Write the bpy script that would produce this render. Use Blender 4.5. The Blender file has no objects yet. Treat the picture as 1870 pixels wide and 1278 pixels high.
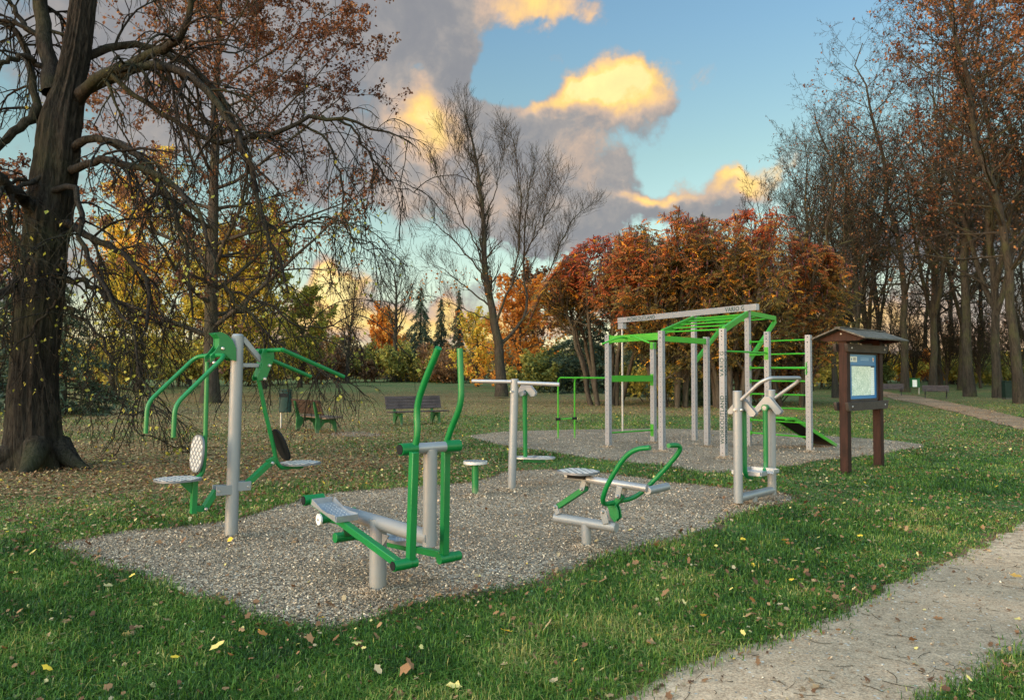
import bpy, bmesh, math, random
import numpy as np
from mathutils import Vector, Matrix
scene = bpy.context.scene
COL = scene.collection
RNG = np.random.default_rng(7)
rnd = random.Random(5)
# ------------------------------------------------------------------ camera geometry (reference photo 1870 x 1278)
F, CX, CY, EYE = 1400.0, 935.0, 639.0, 1.59
PITCH = math.atan(45.0 / F)
def ray(x, y):
    u = (x - CX) / F; v = (CY - y) / F
    return Vector((u, math.cos(PITCH) - v * math.sin(PITCH), math.sin(PITCH) + v * math.cos(PITCH)))
def at(x, y, Y):
    d = ray(x, y); k = Y / d.y
    return Vector((d.x * k, Y, EYE + d.z * k))
def gpt(x, y):
    d = ray(x, y); k = -EYE / d.z
    return Vector((d.x * k, d.y * k, 0.0))
def gz(x, y):
    """lawn height: level near the machines, rising gently towards the wood"""
    t = np.clip((np.asarray(y, dtype=float) - 40.0) / 60.0, 0, 1)
    return 0.80 * t * t * (3 - 2 * t) * 0.9 + 0.12 * t
def gzf(x, y): return float(gz(x, y))
class Plane:
    """vertical plane of a machine: P0 on the ground, heading of its long axis; t = sideways offset (away from camera)"""
    def __init__(s, p0, deg):
        s.p = Vector((p0[0], p0[1], 0)); r = math.radians(deg)
        s.a = Vector((math.cos(r), math.sin(r), 0)); s.n = Vector((-math.sin(r), math.cos(r), 0))
    def at(s, x, y, t=0.0):
        d = ray(x, y); c = Vector((0, 0, EYE))
        k = ((s.p - c).dot(s.n) + t) / d.dot(s.n)
        return c + d * k
def crop(ox, oy, sc):
    return lambda x, y: (ox + x / sc, oy + y / sc)
# ------------------------------------------------------------------ naming
def tag(o, label=None, cat=None, group=None, kind=None):
    if label: o['label'] = label
    if cat: o['category'] = cat
    if group: o['group'] = group
    if kind: o['kind'] = kind
    return o
def thing(name, loc, label, cat, group=None, rz=0.0):
    o = bpy.data.objects.new(name, None); COL.objects.link(o)
    o.location = loc; o.rotation_euler = (0, 0, rz); o.empty_display_size = .2
    return tag(o, label, cat, group)
def copy_tree(o, parent=None):
    c = o.copy(); COL.objects.link(c); c.parent = parent
    for ch in list(o.children): copy_tree(ch, c)
    return c
# ------------------------------------------------------------------ mesh builder (small hard-surface parts)
def vv(p): return Vector(p)
class MB:
    def __init__(s): s.v = []; s.f = []; s.m = []
    def add(s, vs, fs, mi=0):
        b = len(s.v); s.v += [tuple(p) for p in vs]
        for f in fs: s.f.append([b + i for i in f]); s.m.append(mi)
        return s
    def tube(s, pts, r, n=12, mi=0, cap=True, fillet=0.0, capmi=None):
        pts = [Vector(p) for p in pts]
        if fillet and len(pts) > 2: pts = fil(pts, fillet)
        rs = r if isinstance(r, (list, tuple)) else [r] * len(pts)
        if len(rs) != len(pts): rs = [rs[0] + (rs[-1] - rs[0]) * i / (len(pts) - 1) for i in range(len(pts))]
        t0 = (pts[1] - pts[0]).normalized()
        up = Vector((0, 0, 1)) if abs(t0.z) < .9 else Vector((1, 0, 0))
        a = t0.cross(up).normalized(); vs = []
        for i, p in enumerate(pts):
            if i == 0: t = t0
            elif i == len(pts) - 1: t = (pts[i] - pts[i - 1]).normalized()
            else: t = ((pts[i] - pts[i - 1]).normalized() + (pts[i + 1] - pts[i]).normalized()).normalized()
            a = (a - t * a.dot(t)).normalized(); b = t.cross(a)
            for k in range(n):
                q = 2 * math.pi * k / n
                vs.append(p + (a * math.cos(q) + b * math.sin(q)) * rs[i])
        fs = []
        for i in range(len(pts) - 1):
            for k in range(n):
                k2 = (k + 1) % n
                fs.append([i * n + k, i * n + k2, (i + 1) * n + k2, (i + 1) * n + k])
        s.add(vs, fs, mi)
        if cap:
            e = (len(pts) - 1) * n; cm = mi if capmi is None else capmi
            b0 = len(s.v) - len(vs)
            s.f.append([b0 + k for k in range(n)][::-1]); s.m.append(cm)
            s.f.append([b0 + e + k for k in range(n)]); s.m.append(mi)
        return s
    def bar(s, a, b, w, h, side=None, mi=0):
        """rectangular bar from a to b; w across 'side', h across the other"""
        a = Vector(a); b = Vector(b); t = (b - a).normalized()
        if side is None: side = t.cross(Vector((0, 0, 1))) if abs(t.z) < .95 else Vector((1, 0, 0))
        side = Vector(side); side = (side - t * side.dot(t)).normalized(); u = t.cross(side)
        vs = []
        for p in (a, b):
            for x, y in ((-1, -1), (1, -1), (1, 1), (-1, 1)): vs.append(p + side * (x * w / 2) + u * (y * h / 2))
        return s.add(vs, [[3, 2, 1, 0], [4, 5, 6, 7], [0, 1, 5, 4], [1, 2, 6, 5], [2, 3, 7, 6], [3, 0, 4, 7]], mi)
    def box(s, c, sx, sy, sz, ax=None, ay=None, mi=0):
        c = Vector(c); ax = Vector(ax or (1, 0, 0)); ay = Vector(ay or (0, 1, 0))
        az = ax.cross(ay)
        return s.bar(c - az * sz / 2, c + az * sz / 2, sx, sy, ax, mi)
    def prism(s, pts, n, th, mi=0):
        """flat outline extruded th along n (centred)"""
        n = Vector(n).normalized(); k = len(pts)
        A = [Vector(p) - n * th / 2 for p in pts]; B = [Vector(p) + n * th / 2 for p in pts]
        fs = [list(range(k))[::-1], list(range(k, 2 * k))] + [[i, (i + 1) % k, k + (i + 1) % k, k + i] for i in range(k)]
        return s.add(A + B, fs, mi)
    def obj(s, name, mats, parent=None, smooth=True, bevel=0.0, ang=40):
        off = parent_loc(parent)
        me = bpy.data.meshes.new(name)
        me.from_pydata([tuple(Vector(p) - off) for p in s.v], [], s.f)
        bm = bmesh.new(); bm.from_mesh(me); bmesh.ops.recalc_face_normals(bm, faces=bm.faces); bm.to_mesh(me); bm.free()
        mats = mats if isinstance(mats, (list, tuple)) else [mats]
        for m in mats: me.materials.append(m)
        me.polygons.foreach_set('material_index', s.m)
        if smooth:
            me.polygons.foreach_set('use_smooth', [True] * len(me.polygons))
            me.set_sharp_from_angle(angle=math.radians(ang))
        o = bpy.data.objects.new(name, me); COL.objects.link(o)
        if parent: o.parent = parent
        if bevel:
            b = o.modifiers.new('Bevel', 'BEVEL'); b.width = bevel; b.segments = 2; b.limit_method = 'ANGLE'; b.angle_limit = math.radians(50)
        return o
def parent_loc(p):
    off = Vector((0, 0, 0))
    while p is not None: off = off + Vector(p.location); p = p.parent
    return off
def fil(pts, r, seg=5):
    out = [pts[0]]
    for i in range(1, len(pts) - 1):
        p, a, b = pts[i], pts[i - 1], pts[i + 1]
        da = (a - p); db = (b - p); ra = min(r, da.length * .48); rb = min(r, db.length * .48)
        A = p + da.normalized() * ra; B = p + db.normalized() * rb
        for k in range(seg + 1):
            t = k / seg
            out.append(A * (1 - t) ** 2 + p * 2 * t * (1 - t) + B * t * t)
    out.append(pts[-1]); return out
# ------------------------------------------------------------------ big numpy meshes
def np_obj(name, V, quads=None, tris=None, mats=None, parent=None, tint=None, smooth=False, midx=None):
    V = np.asarray(V, dtype=np.float32).reshape(-1, 3)
    off = parent_loc(parent)
    if parent is not None: V = V - np.array(off, dtype=np.float32)
    q = np.zeros((0, 4), np.int32) if quads is None else np.asarray(quads, np.int32).reshape(-1, 4)
    t = np.zeros((0, 3), np.int32) if tris is None else np.asarray(tris, np.int32).reshape(-1, 3)
    me = bpy.data.meshes.new(name)
    me.vertices.add(len(V)); me.vertices.foreach_set('co', V.ravel())
    nl = q.size + t.size
    me.loops.add(nl); me.loops.foreach_set('vertex_index', np.concatenate([q.ravel(), t.ravel()]))
    me.polygons.add(len(q) + len(t))
    st = np.concatenate([np.arange(len(q)) * 4, q.size + np.arange(len(t)) * 3]).astype(np.int32)
    me.polygons.foreach_set('loop_start', st)
    if midx is not None: me.polygons.foreach_set('material_index', np.asarray(midx, np.int32))
    me.polygons.foreach_set('use_smooth', np.full(len(st), bool(smooth)))
    for m in (mats if isinstance(mats, (list, tuple)) else [mats]): me.materials.append(m)
    me.update(calc_edges=True)
    if tint is not None:
        tint = np.asarray(tint, np.float32)
        dom = 'POINT' if len(tint) == len(V) else 'FACE'
        at_ = me.attributes.new('tint', 'FLOAT', dom); at_.data.foreach_set('value', tint)
    o = bpy.data.objects.new(name, me); COL.objects.link(o)
    if parent is not None: o.parent = parent
    return o
def nz(v): return v / np.maximum(np.linalg.norm(v, axis=-1, keepdims=True), 1e-9)
def pip(x, y, poly):
    """points in polygon"""
    x = np.asarray(x); y = np.asarray(y); ins = np.zeros(x.shape, bool); n = len(poly)
    for i in range(n):
        x1, y1 = poly[i]; x2, y2 = poly[(i + 1) % n]
        c = ((y1 > y) != (y2 > y)) & (x < (x2 - x1) * (y - y1) / ((y2 - y1) if y2 != y1 else 1e-9) + x1)
        ins ^= c
    return ins
def lump(x, y, s=1.0, seed=0):
    """cheap smooth noise in about -1..1"""
    r = np.random.default_rng(seed); v = 0; tot = 0
    for k in range(9):
        a = r.uniform(0, 2 * math.pi); f = s * r.uniform(.5, 2.6); p = r.uniform(0, 6.28); w = 1 / (0.5 + f / s)
        v = v + w * np.sin(f * (x * math.cos(a) + y * math.sin(a)) + p); tot += w * .62
    return v / tot
# ------------------------------------------------------------------ materials
def mat(name, build):
    m = bpy.data.materials.new(name); m.use_nodes = True
    nt = m.node_tree; nt.nodes.clear()
    out = nt.nodes.new('ShaderNodeOutputMaterial')
    build(nt, out); return m
def N(nt, typ, **kw):
    n = nt.nodes.new(typ)
    for k, v in kw.items():
        if k.startswith('i_'):
            key = k[2:]; key = int(key) if key.isdigit() else key.replace('_', ' ')
            n.inputs[key].default_value = v
        else: setattr(n, k, v)
    return n
def ramp(nt, stops, fac=None, interp='LINEAR'):
    r = nt.nodes.new('ShaderNodeValToRGB'); cr = r.color_ramp; cr.interpolation = interp
    while len(cr.elements) < len(stops): cr.elements.new(.5)
    for e, (p, c) in zip(cr.elements, stops):
        e.position = p; e.color = (c[0], c[1], c[2], 1)
    if fac is not None: nt.links.new(fac, r.inputs[0])
    return r
def mixc(nt, fac, a, b, mode='MIX'):
    m = nt.nodes.new('ShaderNodeMix'); m.data_type = 'RGBA'; m.blend_type = mode
    L = nt.links
    for sock, v in ((m.inputs[0], fac), (m.inputs[6], a), (m.inputs[7], b)):
        if hasattr(v, 'is_linked'): L.new(v, sock)
        elif isinstance(v, (int, float)): sock.default_value = v
        else: sock.default_value = (v[0], v[1], v[2], 1)
    return m.outputs[2]
def mth(nt, op, a, b=None, c=None, clamp=False):
    m = nt.nodes.new('ShaderNodeMath'); m.operation = op; m.use_clamp = clamp
    for i, v in enumerate((a, b, c)):
        if v is None: continue
        if hasattr(v, 'is_linked'): nt.links.new(v, m.inputs[i])
        else: m.inputs[i].default_value = v
    return m.outputs[0]
def smooth(nt, v, lo, hi):
    n = nt.nodes.new('ShaderNodeMapRange'); n.interpolation_type = 'SMOOTHSTEP'
    nt.links.new(v, n.inputs[0]); n.inputs[1].default_value = lo; n.inputs[2].default_value = hi
    return n.outputs[0]
def noise(nt, vec, scale, detail=3, rough=.55, dist=0.0):
    n = N(nt, 'ShaderNodeTexNoise'); n.inputs['Scale'].default_value = scale; n.inputs['Detail'].default_value = detail
    n.inputs['Roughness'].default_value = rough; n.inputs['Distortion'].default_value = dist
    if vec is not None: nt.links.new(vec, n.inputs['Vector'])
    return n
def paint(name, col, rough=.4, metal=0.0, var=.12, dirt=.25, dirtcol=(.16, .14, .11), bump=.02, coat=0.0, spec=.5):
    """powder coat / painted steel with faint dust, scuffs and orange peel"""
    def b(nt, out):
        L = nt.links; tc = N(nt, 'ShaderNodeTexCoord'); o = tc.outputs['Object']
        n1 = noise(nt, o, 6, 5, .65); n2 = noise(nt, o, 45, 3, .6); n3 = noise(nt, o, 420, 2)
        c = mixc(nt, 1.0, col, ramp(nt, [(.25, (1 - var,) * 3), (.75, (1 + var,) * 3)], n1.outputs[0]).outputs[0], 'MULTIPLY')
        d = mth(nt, 'MULTIPLY', mth(nt, 'MULTIPLY', smooth(nt, n1.outputs[0], .5, .78), smooth(nt, n2.outputs[0], .42, .66)), dirt)
        c = mixc(nt, d, c, dirtcol)
        sz = N(nt, 'ShaderNodeSeparateXYZ'); L.new(o, sz.inputs[0])      # splashed soil on the lowest decimetres
        low = mth(nt, 'MULTIPLY', smooth(nt, mth(nt, 'MULTIPLY_ADD', n2.outputs[0], .28, mth(nt, 'MULTIPLY', sz.outputs[2], 1.0)), .32, .08), .6 if dirt else 0)
        c = mixc(nt, low, c, dirtcol)
        p = N(nt, 'ShaderNodeBsdfPrincipled'); L.new(c, p.inputs['Base Color']); p.inputs['Metallic'].default_value = metal
        L.new(mth(nt, 'ADD', mth(nt, 'MULTIPLY', n2.outputs[0], .18), rough - .09), p.inputs['Roughness'])
        p.inputs['Specular IOR Level'].default_value = spec
        if coat: p.inputs['Coat Weight'].default_value = coat
        bp = N(nt, 'ShaderNodeBump'); bp.inputs['Strength'].default_value = bump * 6; bp.inputs['Distance'].default_value = .002
        L.new(n3.outputs[0], bp.inputs['Height']); L.new(bp.outputs[0], p.inputs['Normal']); L.new(p.outputs[0], out.inputs[0])
    return mat(name, b)
def wood(name, c1, c2, rough=.7, scale=1.0, axis=(1, 12, 12), silver=0.0):
    def b(nt, out):
        L = nt.links; tc = N(nt, 'ShaderNodeTexCoord'); mp = N(nt, 'ShaderNodeMapping'); L.new(tc.outputs['Object'], mp.inputs[0])
        mp.inputs['Scale'].default_value = [a * scale for a in axis]
        n1 = noise(nt, mp.outputs[0], 3, 6, .62, .6); n2 = noise(nt, tc.outputs['Object'], 4, 4)
        c = ramp(nt, [(.3, c1), (.68, c2)], n1.outputs[0]).outputs[0]
        c = mixc(nt, mth(nt, 'MULTIPLY', smooth(nt, n2.outputs[0], .4, .7), .45 + silver), c, (c1[0] * .5 + silver * .2, c1[1] * .5 + silver * .2, c1[2] * .5 + silver * .2))
        p = N(nt, 'ShaderNodeBsdfPrincipled'); L.new(c, p.inputs['Base Color']); p.inputs['Roughness'].default_value = rough; p.inputs['Specular IOR Level'].default_value = .14
        bp = N(nt, 'ShaderNodeBump'); bp.inputs['Strength'].default_value = .5; bp.inputs['Distance'].default_value = .004
        L.new(n1.outputs[0], bp.inputs['Height']); L.new(bp.outputs[0], p.inputs['Normal']); L.new(p.outputs[0], out.inputs[0])
    return mat(name, b)
def leafmat(name, stops, trans=.3, rough=.6):
    """leaves coloured by the per-leaf 'tint' attribute"""
    def b(nt, out):
        L = nt.links; at_ = N(nt, 'ShaderNodeAttribute', attribute_name='tint')
        c = ramp(nt, stops, at_.outputs['Fac']).outputs[0]
        p = N(nt, 'ShaderNodeBsdfPrincipled'); L.new(c, p.inputs['Base Color']); p.inputs['Roughness'].default_value = rough
        p.inputs['Specular IOR Level'].default_value = .25
        t = N(nt, 'ShaderNodeBsdfTranslucent'); L.new(c, t.inputs[0])
        m = N(nt, 'ShaderNodeMixShader'); m.inputs[0].default_value = trans
        L.new(p.outputs[0], m.inputs[1]); L.new(t.outputs[0], m.inputs[2]); L.new(m.outputs[0], out.inputs[0])
    return mat(name, b)
def bark(name, c1, c2, scale=1.0, moss=0.0):
    def b(nt, out):
        L = nt.links; tc = N(nt, 'ShaderNodeTexCoord'); mp = N(nt, 'ShaderNodeMapping'); L.new(tc.outputs['Object'], mp.inputs[0])
        mp.inputs['Scale'].default_value = (9 * scale, 9 * scale, 1.6 * scale)
        n1 = noise(nt, mp.outputs[0], 2.2, 8, .68, 1.2); n2 = noise(nt, tc.outputs['Object'], .9, 4)
        c = ramp(nt, [(.36, c1), (.62, c2)], n1.outputs[0]).outputs[0]
        if moss: c = mixc(nt, mth(nt, 'MULTIPLY', smooth(nt, n2.outputs[0], .45, .7), moss), c, (.045, .052, .02))
        p = N(nt, 'ShaderNodeBsdfPrincipled'); L.new(c, p.inputs['Base Color']); p.inputs['Roughness'].default_value = .9
        p.inputs['Specular IOR Level'].default_value = .06
        bp = N(nt, 'ShaderNodeBump'); bp.inputs['Strength'].default_value = 1.0; bp.inputs['Distance'].default_value = .05
        L.new(n1.outputs[0], bp.inputs['Height']); L.new(bp.outputs[0], p.inputs['Normal']); L.new(p.outputs[0], out.inputs[0])
    return mat(name, b)
M = {}
M['grey'] = paint('grey_powder_coat', (.150, .157, .163), .45, .12, .06, .22)
M['rail'] = paint('worn_steel', (.20, .205, .215), .36, .35, .08, .3)
M['post'] = paint('rig_post_grey', (.155, .16, .175), .48, .05, .05, .2)
M['green'] = paint('machine_green', (.001, .105, .024), .40, 0, .1, .06, spec=.32)
M['lime'] = paint('rig_green', (.026, .21, .008), .45, 0, .08, .08, spec=.3)
M['black'] = paint('black_cap', (.008, .009, .010), .7, 0, .1, .05, spec=.08)
M['hole'] = paint('bolt_hole', (.02, .022, .026), .7, 0, .1, 0, spec=.1)
M['plate'] = paint('dark_grip_plate', (.10, .105, .115), .5, .2, .15, .3)
M['diamond'] = paint('bare_diamond_steel', (.42, .425, .43), .34, .4, .08, .15)
M['galv'] = paint('galvanised_sheet', (.27, .285, .31), .38, .6, .25, .35, (.3, .3, .3))
M['bolt'] = paint('bolt_steel', (.3, .3, .3), .35, .7, .05, .1)
M['benchgreen'] = paint('bench_green', (.010, .065, .018), .6, 0, .2, .3, spec=.2)
M['benchblack'] = paint('bench_black', (.012, .013, .013), .6, 0, .2, .2, spec=.15)
M['teal'] = paint('bin_teal', (.007, .024, .021), .55, 0, .15, .2, spec=.15)
M['bingreen'] = paint('bin_green', (.008, .065, .022), .5, 0, .15, .2, spec=.2)
M['white'] = paint('white_panel', (.5, .52, .5), .5, 0, .05, .3)
M['orange'] = paint('orange_band', (.75, .22, .02), .5, 0, .05, .1)
M['zinc'] = paint('zinc_pole', (.28, .27, .25), .5, .4, .1, .3)
M['slat'] = wood('bench_slat', (.026, .019, .019), (.072, .055, .052), .65)
M['slatworn'] = wood('bench_slat_worn', (.050, .034, .024), (.13, .098, .075), .7)
M['backboard'] = wood('bench_back_board', (.018, .011, .008), (.048, .030, .021), .65)
M['boardpost'] = wood('stained_post', (.009, .0035, .0025), (.028, .0105, .0075), .65, 1, (14, 14, 1.2))
M['plank'] = wood('dark_plank', (.018, .014, .013), (.05, .04, .036), .6)
M['shingle'] = wood('weathered_roof_board', (.032, .030, .026), (.115, .105, .088), .9, 1, (10, 10, 10))
M['ink'] = paint('dark_ink', (.01, .02, .03), .6, 0, .05, 0, spec=.1)
M['letter'] = paint('lettering_green_black', (.004, .030, .026), .6, 0, .05, 0, spec=.1)
# ------------------------------------------------------------------ camera
cam = bpy.data.cameras.new('camera'); co = bpy.data.objects.new('camera', cam); COL.objects.link(co)
co.location = (0, 0, EYE); co.rotation_euler = (math.pi / 2 + PITCH, 0, 0)
cam.sensor_fit = 'HORIZONTAL'; cam.sensor_width = 36.0; cam.lens = F / 1870 * 36.0
cam.clip_start = .05; cam.clip_end = 3000
scene.camera = co
scene.view_settings.view_transform = 'Standard'; scene.view_settings.look = 'None'
scene.view_settings.exposure = EXPOSURE = 1.42; scene.view_settings.gamma = 1
# ------------------------------------------------------------------ sky with evening clouds
SUN_DIR = Vector((-.78, -.50, .30)).normalized()
world = bpy.data.worlds.new('World'); scene.world = world; world.use_nodes = True
def build_world():
    nt = world.node_tree; nt.nodes.clear(); L = nt.links
    out = N(nt, 'ShaderNodeOutputWorld')
    sky = N(nt, 'ShaderNodeTexSky', sky_type='NISHITA'); sky.sun_disc = False
    sky.sun_elevation = math.asin(SUN_DIR.z); sky.sun_rotation = math.atan2(SUN_DIR.x, SUN_DIR.y)
    sky.altitude = 200; sky.air_density = 1.0; sky.dust_density = .6; sky.ozone_density = 1.6
    bg = N(nt, 'ShaderNodeBackground'); bg.inputs[1].default_value = SKY_S
    tc = N(nt, 'ShaderNodeTexCoord'); D = tc.outputs['Generated']
    sep = N(nt, 'ShaderNodeSeparateXYZ'); L.new(D, sep.inputs[0])
    az = mth(nt, 'ARCTAN2', sep.outputs[0], sep.outputs[1]); el = mth(nt, 'ARCSINE', sep.outputs[2])
    comb = N(nt, 'ShaderNodeCombineXYZ'); L.new(az, comb.inputs[0]); L.new(el, comb.inputs[1])
    # low sky: paler and warmer towards the horizon
    warm = ramp(nt, [(0.0, (.82, .60, .47)), (.18, (.98, .84, .62)), (.36, (.98, .92, .64)), (.55, (.92, .91, .64)), (.85, (.83, .92, .80)), (1.0, (.80, .92, .84))], mth(nt, 'MULTIPLY', el, 1 / .50, clamp=True))
    hi = mth(nt, 'MULTIPLY_ADD', smooth(nt, sep.outputs[2], .50, .95), 1.9, 1.0)  # added brightening of the upper sky above the frame, lifts light on the ground
    bk = mth(nt, 'MULTIPLY_ADD', smooth(nt, mth(nt, 'MULTIPLY', sep.outputs[1], -1.0), -.35, .7), 4.2, 1.0)   # added brightening of the unseen sky behind the camera, to light the foreground
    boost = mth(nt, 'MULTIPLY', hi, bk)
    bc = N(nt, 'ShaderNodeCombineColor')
    for k_, tw in enumerate((.11, -.05, -.17)): L.new(mth(nt, 'MULTIPLY', boost, mth(nt, 'MULTIPLY_ADD', mth(nt, 'SUBTRACT', boost, 1.0, clamp=True), tw, 1.0)), bc.inputs[k_])  # tint of the added out-of-view sky light
    tinted = mixc(nt, 1.0, sky.outputs[0], warm.outputs[0], 'MULTIPLY')
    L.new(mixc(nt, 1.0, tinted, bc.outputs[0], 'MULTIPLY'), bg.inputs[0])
    # domain warp for ragged edges
    n1 = noise(nt, D, 7.0, 3, .58); n2 = noise(nt, D, 26.0, 3, .62)
    def vm(op, a, b):
        v = N(nt, 'ShaderNodeVectorMath', operation=op)
        for i, q in enumerate((a, b)):
            if hasattr(q, 'is_linked'): L.new(q, v.inputs[i])
            else: v.inputs[i].default_value = q
        return v
    w1 = vm('MULTIPLY', vm('SUBTRACT', n1.outputs['Color'], (.5, .5, .5)).outputs[0], (.16, .13, 0))
    w2 = vm('MULTIPLY', vm('SUBTRACT', n2.outputs['Color'], (.5, .5, .5)).outputs[0], (.05, .045, 0))
    P = vm('ADD', vm('ADD', comb.outputs[0], w1.outputs[0]).outputs[0], w2.outputs[0]).outputs[0]
    def field(blobs, src=P):
        acc = None
        for x, y, rx, ry, w in blobs:
            d = ray(x, y).normalized(); c = (math.atan2(d.x, d.y), math.asin(d.z), 0)
            q = vm('MULTIPLY', vm('SUBTRACT', src, c).outputs[0], (F / rx, F / ry, 0))
            ln = N(nt, 'ShaderNodeVectorMath', operation='DOT_PRODUCT'); L.new(q.outputs[0], ln.inputs[0]); L.new(q.outputs[0], ln.inputs[1])
            e = mth(nt, 'MULTIPLY', mth(nt, 'POWER', 2.718, mth(nt, 'MULTIPLY', ln.outputs['Value'], -1.0)), w)
            acc = e if acc is None else mth(nt, 'ADD', acc, e)
        return acc
    cloud = [(720, -60, 150, 130, 1.3), (870, -40, 130, 70, 1.2), (800, 60, 95, 90, 1.2), (690, 40, 80, 90, .8), (815, 145, 62, 62, 1.0), (1005, -8, 50, 26, .8), (745, 138, 48, 26, -1.0), (925, 128, 60, 40, -.9), (1175, 300, 40, 40, -.5), (1130, 375, 40, 18, -.5),
             (1145, 165, 84, 56, 1.45), (1060, 185, 90, 44, 1.1), (960, 222, 100, 44, 1.15), (770, 235, 66, 66, 1.3), (740, 300, 70, 60, .9), (870, 270, 115, 64, 1.05), (1010, 290, 95, 60, 1.05),
             (840, 345, 140, 50, 1.0), (1010, 370, 125, 50, 1.05), (1100, 418, 120, 34, .95), (940, 422, 170, 36, .85), (1160, 335, 34, 50, .75), (1195, 255, 45, 30, .6), (1230, 200, 30, 22, .5), (1100, 350, 45, 40, .6),
             (1345, 356, 75, 26, 1.2), (1205, 380, 56, 15, 1.05), (1285, 404, 95, 22, .95), (1440, 310, 46, 24, .55), (1190, 300, 25, 25, .4),
             (635, 525, 62, 34, 1.4), (605, 490, 30, 18, .7), (740, 575, 200, 28, 1.1), (880, 590, 160, 30, 1.1), (600, 600, 200, 34, 1.1), (860, 525, 45, 16, .55),
             (250, 60, 300, 130, .95), (330, 200, 200, 60, .7), (540, 160, 120, 120, .75), (60, 330, 160, 40, .5), (560, 330, 100, 60, .7),
             (1720, 440, 170, 45, .9), (1700, 640, 260, 34, 1.1), (1560, 590, 120, 24, .8), (1300, 560, 300, 40, .7), (-400, 450, 500, 90, 1.0), (2600, 500, 500, 90, 1.0)]
    glow = [(1150, 155, 92, 52, 1.25), (1070, 162, 60, 30, .85), (985, 188, 70, 20, .85), (765, 225, 52, 56, 1.1), (815, 280, 42, 32, .55),
            (1350, 346, 75, 24, 1.0), (1205, 378, 56, 14, 1.0), (1440, 308, 46, 24, .7), (640, 520, 46, 28, 1.4), (600, 525, 60, 40, .9), (740, 580, 200, 30, .62), (880, 592, 160, 32, .55), (600, 600, 200, 40, .6),
            (985, -6, 66, 34, .8), (930, 20, 80, 40, .25), (1050, 300, 70, 70, .40), (880, 390, 200, 50, .30), (820, 330, 60, 40, .2), (1700, 640, 300, 40, .6), (1560, 595, 120, 26, .6), (1300, 560, 300, 40, .5)]
    f = field(cloud); g = field(glow)
    puff = noise(nt, D, 17.0, 6, .64, .4); fine = noise(nt, D, 55.0, 4, .62)
    det = mth(nt, 'ADD', mth(nt, 'MULTIPLY', mth(nt, 'SUBTRACT', puff.outputs[0], .5), 1.15), mth(nt, 'MULTIPLY', mth(nt, 'SUBTRACT', fine.outputs[0], .5), .55))
    dens = mth(nt, 'ADD', f, det)
    alpha = smooth(nt, dens, .26, .80)
    lit = mth(nt, 'ADD', g, mth(nt, 'MULTIPLY', det, .62))
    col = ramp(nt, [(0.0, (.285, .285, .30)), (.16, (.36, .335, .325)), (.36, (.60, .45, .35)), (.60, (.88, .58, .28)), (.82, (1.02, .72, .24)), (1.0, (1.05, .84, .36))], mth(nt, 'MULTIPLY', lit, .82, clamp=True))
    # soft shading inside the grey masses
    shade = ramp(nt, [(.28, (.88, .89, .92)), (.5, (1.0, .99, .98)), (.70, (1.12, 1.09, 1.05))], mth(nt, 'MULTIPLY_ADD', mth(nt, 'SUBTRACT', fine.outputs[0], .5), .3, puff.outputs[0]))
    cc = mixc(nt, 1.0, col.outputs[0], shade.outputs[0], 'MULTIPLY')
    cb = N(nt, 'ShaderNodeBackground'); L.new(cc, cb.inputs[0]); cb.inputs[1].default_value = CLOUD_S
    mx = N(nt, 'ShaderNodeMixShader'); L.new(mth(nt, 'MULTIPLY', alpha, .97), mx.inputs[0]); L.new(bg.outputs[0], mx.inputs[1]); L.new(cb.outputs[0], mx.inputs[2])
    L.new(mx.outputs[0], out.inputs[0])
SKY_S, CLOUD_S = .090, .415
build_world()
world.cycles.sampling_method = 'MANUAL'; world.cycles.sample_map_resolution = 512
sl = bpy.data.lights.new('sun', 'SUN'); sl.energy = .5; sl.angle = math.radians(40); sl.color = (1.0, .97, .93)
so = bpy.data.objects.new('sun', sl); COL.objects.link(so); so.rotation_euler = (-SUN_DIR).to_track_quat('-Z', 'Y').to_euler()
scene.cycles.max_bounces = 5; scene.cycles.diffuse_bounces = 3; scene.cycles.glossy_bounces = 2; scene.cycles.transmission_bounces = 3
# ------------------------------------------------------------------ tree growing (vectorised)
def tubes(P, R, k):
    """P (B,N,3), R (B,N) -> vertices, quads of k-sided tubes"""
    P = np.asarray(P, float); R = np.asarray(R, float); B, Nn, _ = P.shape
    T = np.empty_like(P); T[:, 1:-1] = P[:, 2:] - P[:, :-2]; T[:, 0] = P[:, 1] - P[:, 0]; T[:, -1] = P[:, -1] - P[:, -2]; T = nz(T)
    m = np.abs(nz(P[:, -1] - P[:, 0])); ref = np.eye(3)[np.argmin(m, 1)][:, None, :]
    a = nz(np.cross(T, np.broadcast_to(ref, T.shape))); b = np.cross(T, a)
    q = np.arange(k) / k * 2 * np.pi
    V = P[:, :, None] + (a[:, :, None] * np.cos(q)[None, None, :, None] + b[:, :, None] * np.sin(q)[None, None, :, None]) * R[:, :, None, None]
    i = (np.arange(B) * Nn * k)[:, None, None] + (np.arange(Nn - 1) * k)[None, :, None] + np.arange(k)[None, None]
    j = (np.arange(B) * Nn * k)[:, None, None] + (np.arange(Nn - 1) * k)[None, :, None] + ((np.arange(k) + 1) % k)[None, None]
    return V.reshape(-1, 3), np.stack([i, j, j + k, i + k], -1).reshape(-1, 4)
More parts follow.
